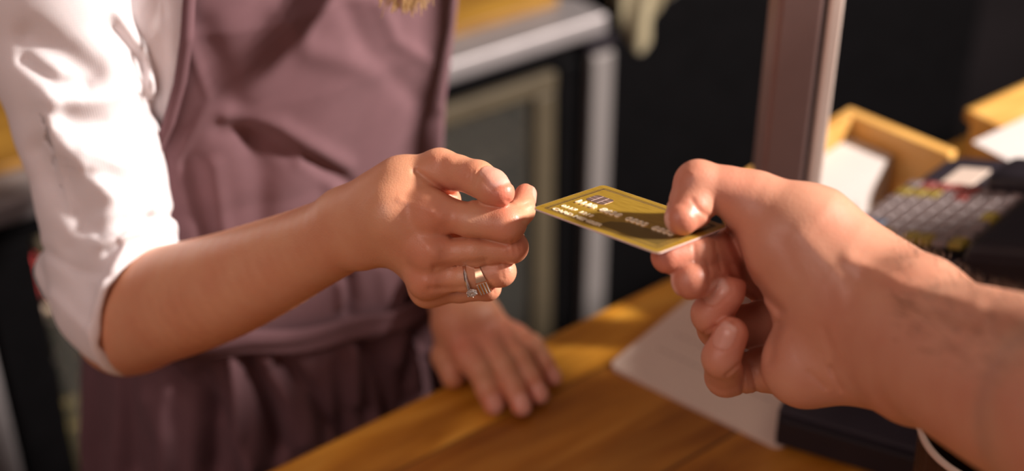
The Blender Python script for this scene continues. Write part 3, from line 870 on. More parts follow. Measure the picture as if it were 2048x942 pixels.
# ---------------- left arm with its hand resting on the counter
C0 = 0.95
LI, LM, LR_, LP_ = PZ(936, 712, C0 + .031), PZ(975, 688, C0 + .033), PZ(1005, 680, C0 + .031), PZ(1031, 675, C0 + .026)
LW = PZ(934, 640, C0 + .042)
LE = np.array([-0.145, 1.165, 1.09])
allp = np.array([LI, LP_, LW, LE, PZ(990, 830, C0), PZ(1115, 770, C0), PZ(880, 760, C0 - 0.02), LW + [0, 0, 0.03]])
fl_ = Field(allp.min(0) - 0.045, allp.max(0) + 0.03, 0.0013)
A = fl_.layer()
mid = LW + (LE - LW) * 0.5
fl_.chain(A, [LE, mid, LW + (LE - LW) * 0.12, LW], [.034, .028, .0210, .0205], 0.008)
sx = nrm(np.cross(LE - LW, [0, 0, 1]))
fl_.seg(A, LW - sx * .009, LW + sx * .009, .0185, .0175, .010)
for m_, off, ra in ((LI, -.011, .0108), (LM, -.004, .0108), (LR_, .004, .0102), (LP_, .011, .0092)):
    fl_.seg(A, LW - sx * off * -1 + np.array([0, 0, -.004]), m_, .0120, ra, .008)
fl_.seg(A, PZ(928, 690, C0 + .016), PZ(1000, 682, C0 + .014), .012, .010, .008)
tips = [(990, 826), (1046, 829), (1081, 806), (1109, 772)]
kn = [LI, LM, LR_, LP_]
rr_ = [(.0106, .0092, .0083, .0077), (.0106, .0092, .0083, .0077), (.0098, .0086, .0079, .0073), (.0088, .0077, .0070, .0065)]
Fg = None
tipc = []
for (tx, ty), K, r in zip(tips, kn, rr_):
    t_ = PZ(tx - 3, ty - 17, C0 + r[3] + .0008)
    a = K + (t_ - K) * 0.45; a[2] = C0 + .028; b_ = K + (t_ - K) * 0.75; b_[2] = C0 + .0175
    T = fl_.layer()
    ps = [K, a, b_, t_]
    for i in range(3): fl_.seg(T, ps[i], ps[i + 1], r[i], r[i + 1], .003 if i else 1e-5)
    Fg = T if Fg is None else smin(Fg, T, .0012)
    tipc.append((t_, t_ - b_))
# thumb curled over the counter's edge
T = fl_.layer()
tb0, tb1, tb2 = PZ(915, 668, C0 + .030), PZ(893, 712, C0 + .020), PZ(905, 752, C0 + .0105)
fl_.seg(T, tb0, tb1, .0135, .0115, 1e-5); fl_.seg(T, tb1, tb2, .0115, .0092, .003)
Fg = smin(Fg, T, .0012)
fl_.F = smin(A, Fg, .007)
nails_l = [(t_ - nrm(u) * 0.001, u, np.array([0, 0, 1.0]), .0075, .0062, .001, .0078) for t_, u in tipc]
carve_nails(fl_, nails_l)
V, Fc = fl_.mesh()
parts.append((V, Fc, tint_attr(V, [(t_, .009, .8) for t_, u in tipc] + [(k_ + np.array([0, 0, .01]), .012, .55) for k_ in kn]), nail_attr(V, nails_l)))

# ---------------- the rest of the body, coarse because clothes cover it or it is out of the picture
TC = np.array([-0.19, 1.01, 0.0]); TW = np.array([0.789, 0.614, 0.0]); TF = np.array([0.614, -0.789, 0.0])
def tp3(w, f, z): return TC + TW * w + TF * f + np.array([0, 0, z])
fb = Field((-0.50, 0.72, 0.0), (0.14, 1.36, 1.74), 0.008)
B = fb.layer()
SHR, SHL = np.array([-0.285, 0.905, 1.33]), np.array([-0.095, 1.10, 1.33])
fb.chain(B, [tp3(0, -.01, 1.02), tp3(0, -.01, 1.12), tp3(0, 0, 1.24)], [.070, .070, .078], .02, marg=.05)
fb.seg(B, SHR, SHL, .05, .05, .03, marg=.05)
fb.seg(B, tp3(-.05, -.01, .93), tp3(.05, -.01, .93), .075, .075, .03, marg=.05)
for s_ in (-1, 1):
    fb.chain(B, [tp3(.065 * s_, -.01, .88), tp3(.08 * s_, -.01, .50), tp3(.085 * s_, -.02, .09)], [.066, .050, .036], .02, marg=.05)
    fb.seg(B, tp3(.085 * s_, -.03, .045), tp3(.095 * s_, .13, .035), .035, .03, .02, marg=.04)
fb.seg(B, tp3(0, -.01, 1.34), tp3(0, .01, 1.45), .05, .047, .02, marg=.05)
HC = tp3(0, .035, 1.555)
fb.ell(B, HC, (TW, TF, [0, 0, 1]), (.074, .092, .108), .02, marg=.05)
fb.seg(B, tp3(0, .095, 1.50), tp3(0, .085, 1.47), .030, .026, .02, marg=.04)
fb.seg(B, tp3(0, .122, 1.565), tp3(0, .140, 1.54), .009, .013, .01, marg=.03)
for s_ in (-1, 1):
    fb.ell(B, tp3(.074 * s_, .02, 1.55), (TW, TF, [0, 0, 1]), (.012, .018, .03), .006, marg=.03)
fb.chain(B, [SHR, P(118, -60, .985), P(150, 110, .998), P(168, 250, 1.008), P(198, 390, 1.018), P(225, 500, 1.026), P(240, 600, 1.03)], [.050, .040, .033, .030, .028, .028, .030], .006, marg=.04)
fb.chain(B, [SHR, tp3(-.10, 0, 1.32)], [.05, .05], .01, marg=.04)
fb.chain(B, [SHL, np.array([-.13, 1.165, 1.2]), LE], [.052, .043, .036], .01, marg=.04)
fb.F = B
V, Fc = fb.mesh()
parts.append((V, Fc, np.zeros(len(V)), np.zeros(len(V))))
V, Fc, T_, N_ = join(parts)
print('woman verts', len(V))
world_child(mesh_obj('body', V, Fc, M['skin_w'], attrs={'tint': T_, 'nail': N_}), wom)

# ---------------- shirt: right sleeve
fs = Field(P(-20, 800, 1.0) - [.07, .12, .02], P(370, -300, 1.0) + [.02, .09, .02], 0.0017)
S = fs.layer()
sc_ = [(75, -230, .955, .060), (118, -60, .975, .056), (150, 110, .99, .0515), (176, 250, 1.0, .0450), (204, 390, 1.01, .0408), (222, 500, 1.02, .0412), (238, 590, 1.025, .0415), (262, 618, 1.02, .0390), (300, 612, .995, .0375)]
fs.chain(S, [P(x, y, d) for x, y, d, r in sc_], [c[3] for c in sc_], .008, marg=.03)
# folded corner of the rolled cuff, bunched cloth above the elbow
fs.seg(S, P(112, 535, 1.045), P(190, 640, 1.04), .010, .014, .016)
fs.seg(S, P(120, 545, 1.04), P(165, 470, 1.03), .014, .020, .014)
fs.seg(S, P(305, 440, .995), P(230, 470, .985), .010, .014, .012)
fs.seg(S, P(95, 549, 1.05), P(150, 610, 1.045), .005, .010, .010)
fs.F = S
inner = S + 0.0032
idx, Q = fs.near(0.02)
x_, y_, d_ = PIX(Q)
carve(fs, [
    ([(60, 75), (130, 110), (180, 150)], 22, .0065, .8, 1.06), ([(50, 120), (110, 165), (165, 172)], 12, .004, .8, 1.06),
    ([(95, 200), (120, 290), (190, 350), (225, 390)], 16, -.0045, .8, 1.06), ([(85, 300), (140, 400), (175, 440)], 22, .0055, .8, 1.06),
    ([(240, 30), (300, 110), (310, 180)], 10, -.0040, .8, 1.1), ([(225, 60), (280, 130), (285, 200)], 9, .0035, .8, 1.1),
    ([(130, 240), (220, 250), (300, 225)], 14, .0030, .8, 1.06), ([(120, 205), (210, 200), (290, 170)], 13, -.0030, .8, 1.06),
    ([(170, 300), (240, 330), (310, 330)], 11, -.0024, .8, 1.06), ([(180, 345), (250, 370), (320, 375)], 9, .0026, .8, 1.06),
    ([(200, 470), (250, 447), (340, 432)], 8, .0022, .8, 1.06), ([(200, 488), (260, 464), (350, 455)], 8, -.0018, .8, 1.06),
    ([(215, 505), (270, 482), (340, 472)], 7, .0016, .8, 1.06), ([(190, 440), (240, 422), (335, 412)], 9, -.0020, .8, 1.06),
    ([(95, 235), (118, 330), (145, 420)], 5, -.0018, .8, 1.06), ([(90, 500), (150, 540), (225, 555)], 8, .0022, .8, 1.06),
    ([(100, 590), (160, 650), (200, 690)], 10, -.0020, .8, 1.1), ([(140, 500), (190, 600), (195, 660)], 14, .0022, .8, 1.06),
    ([(245, 560), (210, 630), (203, 690)], 5, -.0016, .8, 1.06), ([(262, 550), (224, 640), (218, 700)], 4, .0014, .8, 1.06),
], 0.012)
nC = cv(0.78, -0.40, 0.48); cC = P(287, 603, 1.0)
X, Y, Z = fs.pts((slice(None),) * 3)
pl_ = ((X - cC[0]) * nC[0] + (Y - cC[1]) * nC[1] + (Z - cC[2]) * nC[2]).astype(np.float32)
# the hem is a rolled edge
ring = np.sqrt(np.maximum(0, (fs.F + .002)) ** 2 * 0 + (fs.F + .0005) ** 2 + (pl_ + .004) ** 2) - .0034
fs.F = smin(np.maximum(np.maximum(fs.F, -(fs.F + .0034)), pl_), ring.astype(np.float32), .002)
V, Fc = fs.mesh()
shirt = [(V, Fc, np.zeros(len(V)), np.zeros(len(V)))]
# left sleeve
f2 = Field((-.26, 1.0, 1.00), (.06, 1.32, 1.44), 0.004)
S2 = f2.layer()
f2.chain(S2, [SHL + [0, 0, -.005], np.array([-.13, 1.165, 1.2]), LE + [0, 0, .01]], [.060, .053, .047], .01, marg=.04)
f2.F = S2
V, Fc = f2.mesh(); shirt.append((V, Fc, np.zeros(len(V)), np.zeros(len(V))))

# ---------------- torso, as rings
def interp(z, tab):
    zs = [t[0] for t in tab]
    return [np.interp(z, zs, [t[i] for t in tab]) for i in range(1, len(tab[0]))]
#        z     half-width  half-depth  centre-forward
TORSO = [(0.40, .185, .140, .00), (0.80, .165, .130, .00), (0.93, .148, .116, .00), (1.00, .140, .106, .0), (1.05, .138, .104, .0), (1.12, .140, .108, .0),
         (1.20, .150, .118, .004), (1.26, .152, .120, .006), (1.32, .150, .105, .0), (1.37, .120, .080, -.01), (1.40, .060, .055, -.01)]
def ring_pt(ph, z, extra=0.0):
    a, b_, c = interp(z, TORSO)
    e = 2.25
    cs_, sn = np.cos(ph), np.sin(ph)
    r = (np.abs(cs_ / a) ** e + np.abs(sn / b_) ** e) ** (-1 / e) + extra
    return TC[:2] + np.outer(np.ones_like(r), TF[:2]) * (c * np.ones_like(r))[:, None] + (r * cs_)[:, None] * TW[:2] + (r * sn)[:, None] * TF[:2]
def loft(phs_of_z, zs, extra, feats, d_hi=1.35, wave=None):
    V = []
    nph = None
    for z in zs:
        ph = phs_of_z(z); nph = len(ph)
        ex = extra if wave is None else extra + wave(ph, z)
        q = ring_pt(ph, z, ex)
        V.append(np.column_stack([q, np.full(len(q), z)]))
    V = np.array(V); nz = len(zs)
    flat = V.reshape(-1, 3)
    x, y, d = PIX(flat)
    D = np.zeros(len(flat))
    for pl, sg, amp in feats: D += (amp * 0.62 if min(q_[1] for q_ in pl) < 560 else amp) * np.exp(-line_dist(x, y, pl) ** 2 / (2 * sg * sg))
    rad = flat[:, :2] - TC[:2]; rad = rad / np.linalg.norm(rad, axis=1)[:, None]
    front = (rad @ TF[:2] > -0.3)
    flat[:, :2] += rad * (D * front)[:, None]
    return flat, nz, nph
def grid_faces(nz, nph, wrap):
    Fc = []
    for j in range(nz - 1):
        for i in range(nph if wrap else nph - 1):
            i2 = (i + 1) % nph
            Fc.append([j * nph + i, j * nph + i2, (j + 1) * nph + i2, (j + 1) * nph + i])
    return np.array(Fc)
BIB = [(0.90, 3.5, -1.1), (1.0, 3.4, -1.1), (1.04, 2.95, -.9), (1.10, 2.60, -.5), (1.17, 2.56, -.2), (1.20, 2.46, -.15), (1.23, 2.39, -.1), (1.262, 2.34, -.05), (1.28, 2.32, 0.0), (1.36, 2.2, .7)]   # the borders of the bib, as angles round the body
zs = np.concatenate([np.linspace(.93, 1.36, 110), np.linspace(1.365, 1.41, 10)])
full = np.linspace(0, 2 * np.pi, 200, endpoint=False)
def tuck(ph, z):
    zz = [b_[0] for b_ in BIB]
    lo_ = np.interp(z, zz, [b_[2] for b_ in BIB]); hi_ = np.interp(z, zz, [b_[1] for b_ in BIB])
    p_ = (ph + 1.2) % (2 * np.pi) - 1.2
    return -0.022 * np.clip((p_ - lo_ - .03) / .10, 0, 1) * np.clip((hi_ - .03 - p_) / .10, 0, 1)
V, nz, nph = loft(lambda z: full, zs, 0.0, [([(345, 0), (350, 120), (325, 240)], 7, .002), ([(330, 0), (320, 120), (318, 200)], 6, -.002)], wave=tuck)
shirt.append((V, grid_faces(nz, nph, True), np.zeros(len(V)), np.zeros(len(V))))
V, Fc, _, _ = join(shirt)
world_child(mesh_obj('shirt', V, Fc, M['white']), wom)

# ---------------- apron: bib, skirt, tie
AF = [
    # broad soft folds of the bib
    ([(400, 60), (480, 240), (540, 330)], 26, -.006), ([(455, 235), (560, 255), (690, 330)], 14, .0045), ([(440, 262), (520, 275), (640, 350)], 16, -.006),
    ([(560, 20), (620, 100), (760, 140)], 20, .004), ([(700, 20), (740, 110), (830, 190)], 18, -.0045), ([(760, 10), (790, 80), (850, 120)], 12, .004),
    ([(380, 330), (400, 420), (420, 480)], 14, -.005), ([(430, 330), (440, 400), (450, 480)], 13, .0045), ([(500, 300), (520, 380), (520, 450)], 22, -.006),
    ([(600, 330), (660, 370), (690, 420)], 12, .004), ([(620, 320), (680, 352), (740, 400)], 9, -.004), ([(345, 0), (420, 200), (350, 330)], 8, .002),
    ([(862, 240), (850, 300), (840, 360)], 9, -.006), ([(880, 220), (870, 300)], 6, .003),
    ([(700, 560), (705, 600), (700, 625)], 10, -.006), ([(680, 570), (682, 610)], 8, .004), ([(760, 540), (770, 600)], 9, .004),
    # skirt
    ([(482, 705), (505, 760), (545, 850), (560, 900)], 11, -.014), ([(470, 705), (474, 780), (480, 880), (500, 930)], 11, .010), ([(540, 720), (580, 800), (600, 880)], 13, .008),
    ([(560, 730), (620, 790), (660, 860)], 13, -.010), ([(722, 668), (728, 688), (734, 700)], 7, -.012), ([(705, 700), (710, 770), (712, 800)], 10, .006),
    ([(828, 600), (824, 680), (818, 760)], 6, -.016), ([(845, 610), (845, 700)], 7, .008), ([(800, 640), (790, 720)], 12, .006), ([(740, 710), (735, 790), (740, 830)], 14, -.006),
    ([(330, 740), (390, 800), (440, 840)], 12, -.008), ([(300, 800), (330, 880), (330, 940)], 16, .006), ([(240, 760), (250, 850), (260, 942)], 18, -.008), ([(400, 760), (430, 850), (425, 930)], 16, -.008),
]

def aph(z):
    zz = [b_[0] for b_ in BIB]
    return np.linspace(np.interp(z, zz, [b_[2] for b_ in BIB]), np.interp(z, zz, [b_[1] for b_ in BIB]), 280)
apron = thing('apron', '', '')
del apron['label']; del apron['category']
apron.location = wom.location
apron.parent = wom; apron.matrix_parent_inverse = Matrix.Translation(-wom.location)
zs = np.linspace(.42, 1.345, 400)
def wave(ph, z):
    g = np.clip((1.0 - z) / 0.12, 0, 1)
    return g * (0.006 * np.sin(ph * 17 + 1.1 * np.sin(z * 9)) + 0.003 * np.sin(ph * 41 + z * 12)) + 0.0012 * np.sin(ph * 9 + z * 31)
V, nz, nph = loft(aph, zs, 0.0055, AF, wave=wave)
o = mesh_obj('apron_panel', V, grid_faces(nz, nph, False), M['plum'])
md = o.modifiers.new('thick', 'SOLIDIFY'); md.thickness = 0.0022; md.offset = 1
world_child(o, apron)
# hem lines of the bib's side border
for side in (1,):
    V, Fc = [], []
    for z in np.linspace(1.05, 1.343, 120):
        ph = np.array([aph(z)[-1], aph(z)[-1] - 0.055]) 
        q = ring_pt(ph, z, 0.0088 + wave(ph, z)); V += [(q[0][0], q[0][1], z), (q[1][0], q[1][1], z)]
    Fc = [[2 * i, 2 * i + 1, 2 * i + 3, 2 * i + 2] for i in range(119)]
    o = mesh_obj('side_hem', V, Fc, M['plum']); md = o.modifiers.new('thick', 'SOLIDIFY'); md.thickness = 0.001; md.offset = 1
    world_child(o, apron)
# waist tie
V, Fc = [], []
phs = np.linspace(-.35, 3.45, 200)
ws = np.linspace(-1, 1, 9)
for ph in phs:
    zc = np.interp(ph, [0.6, 0.95, 1.5, 2.2, 2.6, 3.3], [.965, .976, .993, 1.010, 1.010, 1.005])
    for w in ws:
        z = zc + w * .0095 + .0015 * math.sin(ph * 9)
        q = ring_pt(np.array([ph]), z, 0.0120 - 0.0022 * w * w + .0012 * math.sin(w * 4 + ph * 3))[0]
        V.append((q[0], q[1], z))
o = mesh_obj('waist_tie', V, grid_faces(len(phs), len(ws), False), M['plum'])
md = o.modifiers.new('thick', 'SOLIDIFY'); md.thickness = 0.004; md.offset = 0
world_child(o, apron)
# neck strap
V, Fc = tube([tp3(.085, .105, 1.33), tp3(.075, .08, 1.38), tp3(.05, .0, 1.42), tp3(.0, -.055, 1.43), tp3(-.05, .0, 1.42), tp3(-.075, .08, 1.38), tp3(-.085, .105, 1.33)], .007, 8)
world_child(mesh_obj('neck_strap', V, Fc, M['plum']), apron)

# ---------------- trousers, shoes
ft = Field((-.44, .78, 0.07), (0.08, 1.28, 0.98), 0.008)
T = ft.layer()
ft.seg(T, tp3(-.05, -.01, .92), tp3(.05, -.01, .92), .078, .078, .03, marg=.05)
for s_ in (-1, 1): ft.chain(T, [tp3(.062 * s_, -.01, .88), tp3(.08 * s_, -.01, .50), tp3(.085 * s_, -.02, .11)], [.072, .062, .052], .02, marg=.05)
ft.F = T
V, Fc = ft.mesh(); world_child(mesh_obj('trousers', V, Fc, M['trousers']), wom)
for s_ in (-1, 1):
    fo = Field(tp3(.1 * s_, .04, 0) - [.2, .2, .0], tp3(.1 * s_, .04, 0) + [.2, .2, .12], 0.006)
    T = fo.layer(); fo.seg(T, tp3(.085 * s_, -.04, .045), tp3(.098 * s_, .15, .035), .043, .036, .02, marg=.04)
    X, Y, Z = fo.pts((slice(None),) * 3); fo.F = np.maximum(T, (0.002 - Z).astype(np.float32))
    V, Fc = fo.mesh(); world_child(mesh_obj('shoe', V, Fc, M['black_soft']), wom)

# ---------------- fair hair, one lock hanging in front of the chest
M['hair'] = plain('fair_hair', (0.66, 0.44, 0.20), 0.45, vary=0.3, scale=200)
rnd = random.Random(3)
V, Fc = [], []
tip = P(808, 26, .955)
for k in range(260):
    a = rnd.random() * 2 * math.pi; rr = math.sqrt(rnd.random())
    ph = rnd.uniform(-.4, 1.0)
    tz = tip + np.array([rnd.gauss(0, .0065), rnd.gauss(0, .005), abs(rnd.gauss(0, .012))])
    root = tp3(.070 * math.cos(ph), .01 + .03 * math.sin(ph), 1.60 + rnd.uniform(-.04, .04))
    mid1 = tp3(.088 + .012 * math.cos(a) * rr, .055 + .012 * math.sin(a) * rr, 1.46)
    mid2 = tp3(.080 + .016 * math.cos(a) * rr, .112 + .010 * math.sin(a) * rr, 1.37)
    ps = []
    ctrl = [root, mid1, mid2, tz]
    for q in range(13):
        t = q / 12 * 3; i = min(2, int(t)); u = t - i
        p0 = ctrl[max(0, i - 1)]; p1 = ctrl[i]; p2 = ctrl[i + 1]; p3 = ctrl[min(3, i + 2)]
        ps.append(0.5 * ((2 * p1) + (-p0 + p2) * u + (2 * p0 - 5 * p1 + 4 * p2 - p3) * u * u + (-p0 + 3 * p1 - 3 * p2 + p3) * u ** 3))
    v, f = tube(ps, [.0007] * 9 + [.0006, .0005, .0004, .0002], 4); off = len(V); V += v; Fc += [[i + off for i in q] for q in f]
fh = Field(HC - [.14, .15, .16], HC + [.14, .15, .16], 0.005)
T = fh.layer(); fh.ell(T, HC + TF * -.014 + np.array([0, 0, .012]), (TW, TF, [0, 0, 1]), (.086, .100, .118), .01, marg=.05)
X, Y, Z = fh.pts((slice(None),) * 3)
fz = ((X - HC[0]) * TF[0] + (Y - HC[1]) * TF[1] - .045).astype(np.float32)
fh.F = np.maximum(T, np.minimum(fz, (HC[2] + .06 - Z).astype(np.float32)))
v, f = fh.mesh(); off = len(V); V = V + list(v); Fc = Fc + (f + off).tolist()
world_child(mesh_obj('hair', V, Fc, M['hair']), wom)

# ---------------- rings on the ring finger
ax_r = nrm(PW(1008, 541, .831) - PW(930, 552, .833))
def ring_frame(c, ax):
    ax = nrm(ax); e1 = nrm(cv(0, -0.72, 0.70) - np.dot(cv(0, -0.72, 0.70), ax) * ax); e2 = np.cross(ax, e1)
    return ax, e1, e2
def band_ring(name, c, ax, R, w, th, mat, parent, n=96, squeeze=1.0):
    ax, e1, e2 = ring_frame(c, ax); V = []; Fc = []
    for k in range(n):
        a = 2 * math.pi * k / n; rd = math.cos(a) * e1 + math.sin(a) * e2 * squeeze
        for (u, r) in ((-w, 0), (-w * .7, th), (w * .7, th), (w, 0), (w * .7, -th * .3), (-w * .7, -th * .3)):
            V.append(c + rd * (R + r) + ax * u)
    for k in range(n):
        for q in range(6): Fc.append([k * 6 + q, k * 6 + (q + 1) % 6, ((k + 1) % n) * 6 + (q + 1) % 6, ((k + 1) % n) * 6 + q])
    return world_child(mesh_obj(name, V, Fc, mat), parent)
def child_empty(name, loc, label, parent):
    o = bpy.data.objects.new(name, None); COL.objects.link(o); o.empty_display_size = .01
    o.location = loc; o.parent = parent; o.matrix_parent_inverse = Matrix.Translation(-parent.location); o['label'] = label
    return o
def child_world(o, parent_loc): o.matrix_parent_inverse = Matrix.Translation(-Vector(parent_loc)); return o
m, nt, b = nodes_of('diamond'); b.inputs['Base Color'].default_value = (1, .98, .95, 1); b.inputs['Roughness'].default_value = 0.0
b.inputs['Transmission Weight'].default_value = 0.75; b.inputs['IOR'].default_value = 2.2
M['diamond'] = m
c1 = PW(936, 555, .8335); ax1, e1, e2 = ring_frame(c1, ax_r + 0.05 * UP)
r1 = child_empty('diamond_ring', c1, 'thin white gold ring with a row of stones and one big diamond', wom)
def rchild(o, root): o.parent = root; o.matrix_parent_inverse = Matrix.Translation(-Vector(wom.location)) @ Matrix.Identity(4); o.matrix_parent_inverse = Matrix.Translation(-Vector(root.location)); return o
o = band_ring('band', c1, ax1, .0090, .0012, .0009, M['silver'], r1); rchild(o, r1)
bm = bmesh.new()
for k in range(26):                                    # small stones set along the band
    a = math.radians(-10 + k * -4.6) if k < 13 else math.radians(22 + (k - 13) * 4.6)
    rd = math.cos(a) * e1 + math.sin(a) * e2
    q = c1 + rd * .0100
    r_ = bmesh.ops.create_icosphere(bm, subdivisions=1, radius=.00058, matrix=Matrix.Translation(Vector(q)))
rchild(bm_obj('pave_stones', bm, M['diamond']), r1)
# large stone: a cut brilliant in a six-claw basket
dcn = c1 + e1 * .0102 + ax1 * 0.0012; up_ = nrm(e1 + ax1 * .15); s1 = nrm(np.cross(up_, ax1)); s2 = np.cross(up_, s1)
V = []; Fc = []; n = 12
for (r, h) in ((.0012, -.0004), (.0029, .0016), (.0030, .0019), (.0018, .0029)):
    for k in range(n):
        a = 2 * math.pi * (k + (0.5 if r == .0018 else 0)) / n; V.append(dcn + up_ * h + r * (math.cos(a) * s1 + math.sin(a) * s2))
for i in range(3):
    for k in range(n): Fc.append([i * n + k, i * n + (k + 1) % n, (i + 1) * n + (k + 1) % n, (i + 1) * n + k])
Fc.append([3 * n + k for k in range(n)]); Fc.append([k for k in range(n)][::-1])
rchild(mesh_obj('gemstone', V, Fc, M['diamond'], smooth=False), r1)
V = []; Fc = []
for k in range(6):
    a = 2 * math.pi * k / 6; rd = math.cos(a) * s1 + math.sin(a) * s2
    v, f = tube([dcn - up_ * .0008 + rd * .0008, dcn + up_ * .0010 + rd * .0026, dcn + up_ * .0021 + rd * .0031, dcn + up_ * .0025 + rd * .0026], .00032, 6)
    off = len(V); V += v; Fc += [[i + off for i in q] for q in f]
rchild(mesh_obj('claw_setting', V, Fc, M['silver']), r1)
# signet-like ring
c2 = PW(962, 549, .8325); ax2 = nrm(ax_r + 0.16 * UP)
r2 = child_empty('signet_ring', c2, 'broad rose gold ring with a square stone-set face', wom)
axb, f1, f2_ = ring_frame(c2, ax2)
V = []; Fc = []; n = 96
for k in range(n):
    a = 2 * math.pi * k / n; rd = math.cos(a) * f1 + math.sin(a) * f2_
    near = max(0, math.cos(a)) ** 3
    w = .0014 + .0019 * near; R = .0088 + .0012 * near
    for (u, r) in ((-w, 0), (-w, .0009), (w, .0009), (w, 0)): V.append(c2 + rd * (R + r) + axb * u)
for k in range(n):
    for q in range(4): Fc.append([k * 4 + q, k * 4 + (q + 1) % 4, ((k + 1) % n) * 4 + (q + 1) % 4, ((k + 1) % n) * 4 + q])
rchild(mesh_obj('band', V, Fc, M['gold'], smooth=False), r2)
ff1 = nrm(f1 - 0.0 * f2_)
mx = Matrix(((axb[0], f2_[0], ff1[0], 0), (axb[1], f2_[1], ff1[1], 0), (axb[2], f2_[2], ff1[2], 0), (0, 0, 0, 1)))
mx.translation = Vector(c2 + ff1 * .0100)
bm = bmesh.new(); bm_box(bm, (-.0034, -.0042, -.0008), (.0034, .0042, .0009), .0003, mx); rchild(bm_obj('square_face', bm, M['gold']), r2)
bm = bmesh.new()
for i in range(4):
    for j in range(7):
        q = mx @ Vector((-.0024 + i * .0016, -.0036 + j * .0012, .0011)); bmesh.ops.create_icosphere(bm, subdivisions=1, radius=.00052, matrix=Matrix.Translation(q))
rchild(bm_obj('set_stones', bm, M['diamond']), r2)

# ================================================================= THE CUSTOMER'S ARM
man = thing('person', 'person reaching a bare forearm in from the right, pinching the gold card', 'person', (0.42, -0.05, 0.0))
cn = CM[:, 2]
def above(px, py, off):                 # a point lifted off the card's plane along its normal
    return PPL(px, py, CC, cn) + cn * off
fm = Field(np.array([P(1290, 300, .80), P(1850, 860, .68), P(1400, 800, .86), P(1700, 330, .84), P(1290, 600, .74), P(1800, 480, .70), P(1700, 830, .72), P(2180, 860, .60), P(2180, 560, .62)]).min(0) - .02,
           np.array([P(1290, 300, .80), P(1850, 860, .68), P(1400, 800, .86), P(1700, 330, .84), P(1290, 600, .74), P(1800, 480, .70), P(1550, 760, .88), P(2180, 860, .60), P(2180, 560, .62)]).max(0) + .02, 0.001)
print('man grid', fm.F.shape)
G = fm.layer()
# forearm
mp_, mr_ = resample([P(1745, 640, .762), P(1800, 662, .748), P(1900, 712, .715), P(2040, 772, .668), P(2260, 860, .60)], [.031, .0315, .0350, .0395, .043], 30)
fm.chain(G, mp_, mr_, .0005, marg=.03)
fm.seg(G, P(1740, 560, .768), P(1830, 610, .742), .021, .024, .016, marg=.03)
fm.seg(G, P(1745, 720, .770), P(1830, 745, .742), .021, .024, .016, marg=.03)
# thenar mass and thumb metacarpal
TB0, TB1 = P(1730, 560, .775), P(1508, 405, .782)
fm.seg(G, P(1735, 575, .772), P(1620, 470, .776), .026, .0225, .014, marg=.03)
fm.seg(G, P(1620, 470, .776), TB1, .0215, .0145, .016, marg=.03)
fm.seg(G, P(1660, 560, .772), P(1560, 500, .778), .026, .0185, .016, marg=.03)
fm.seg(G, P(1640, 620, .780), P(1555, 540, .790), .022, .014, .014, marg=.03)
fm.seg(G, P(1500, 440, .795), P(1505, 490, .815), .0120, .0125, .008, marg=.03)
# heel of the hand on the little-finger side
fm.seg(G, P(1700, 700, .776), P(1612, 728, .782), .0245, .0200, .014, marg=.03)
fm.seg(G, P(1612, 728, .782), P(1590, 742, .800), .0195, .0150, .012, marg=.03)
# palm plate behind: bones to the knuckles
KI, KM_, KR, KP = P(1545, 492, .832), P(1562, 565, .832), P(1565, 650, .826), P(1560, 732, .820)
for K, W2, r in ((KI, P(1700, 560, .805), .0145), (KM_, P(1710, 600, .808), .0145), (KR, P(1715, 650, .806), .0140), (KP, P(1710, 690, .800), .0125)):
    fm.seg(G, W2, K, .017, r, .012, marg=.03)
fing = []
def mf(ps, rs):
    T = fm.layer()
    for i in range(len(ps) - 1): fm.seg(T, ps[i], ps[i + 1], rs[i], rs[i + 1], .0028 if i else 1e-5)
    return T
I3 = above(1338, 478, -.0093); I2 = above(1392, 470, -.0100); I1 = P(1452, 508, .803)
TT = above(1362, 470, .0088)
th = [TB1, P(1400, 362, .780), TT + nrm(P(1400, 362, .780) - TT) * 0.0, ]
M3 = [KM_, P(1462, 538, .812), P(1412, 550, .787), P(1382, 560, .772)]
R3 = [KR, P(1438, 655, .812), P(1424, 628, .790), P(1454, 588, .782)]
P3 = [KP, P(1452, 752, .802), P(1444, 715, .780), P(1462, 668, .776)]
mfs = [mf([KI, I1, I2, I3], [.0135, .0105, .0098, .0086]),
       mf(M3, [.0135, .0108, .0106, .0098]),
       mf(R3, [.0130, .0110, .0102, .0088]),
       mf(P3, [.0118, .0105, .0098, .0086]),
       mf([TB1, P(1455, 382, .781), P(1396, 368, .781), P(1383, 412, .778), TT], [.0145, .0120, .0118, .0114, .0086])]
print('index under card', [float((q - CC) @ cn) for q in (I1, I2, I3)], 'tip', PIX(I3), 'thumb', PIX(TT))
Fg = mfs[0]
for T in mfs[1:]: Fg = smin(Fg, T, .0012)
fm.F = smin(G, Fg, .008)
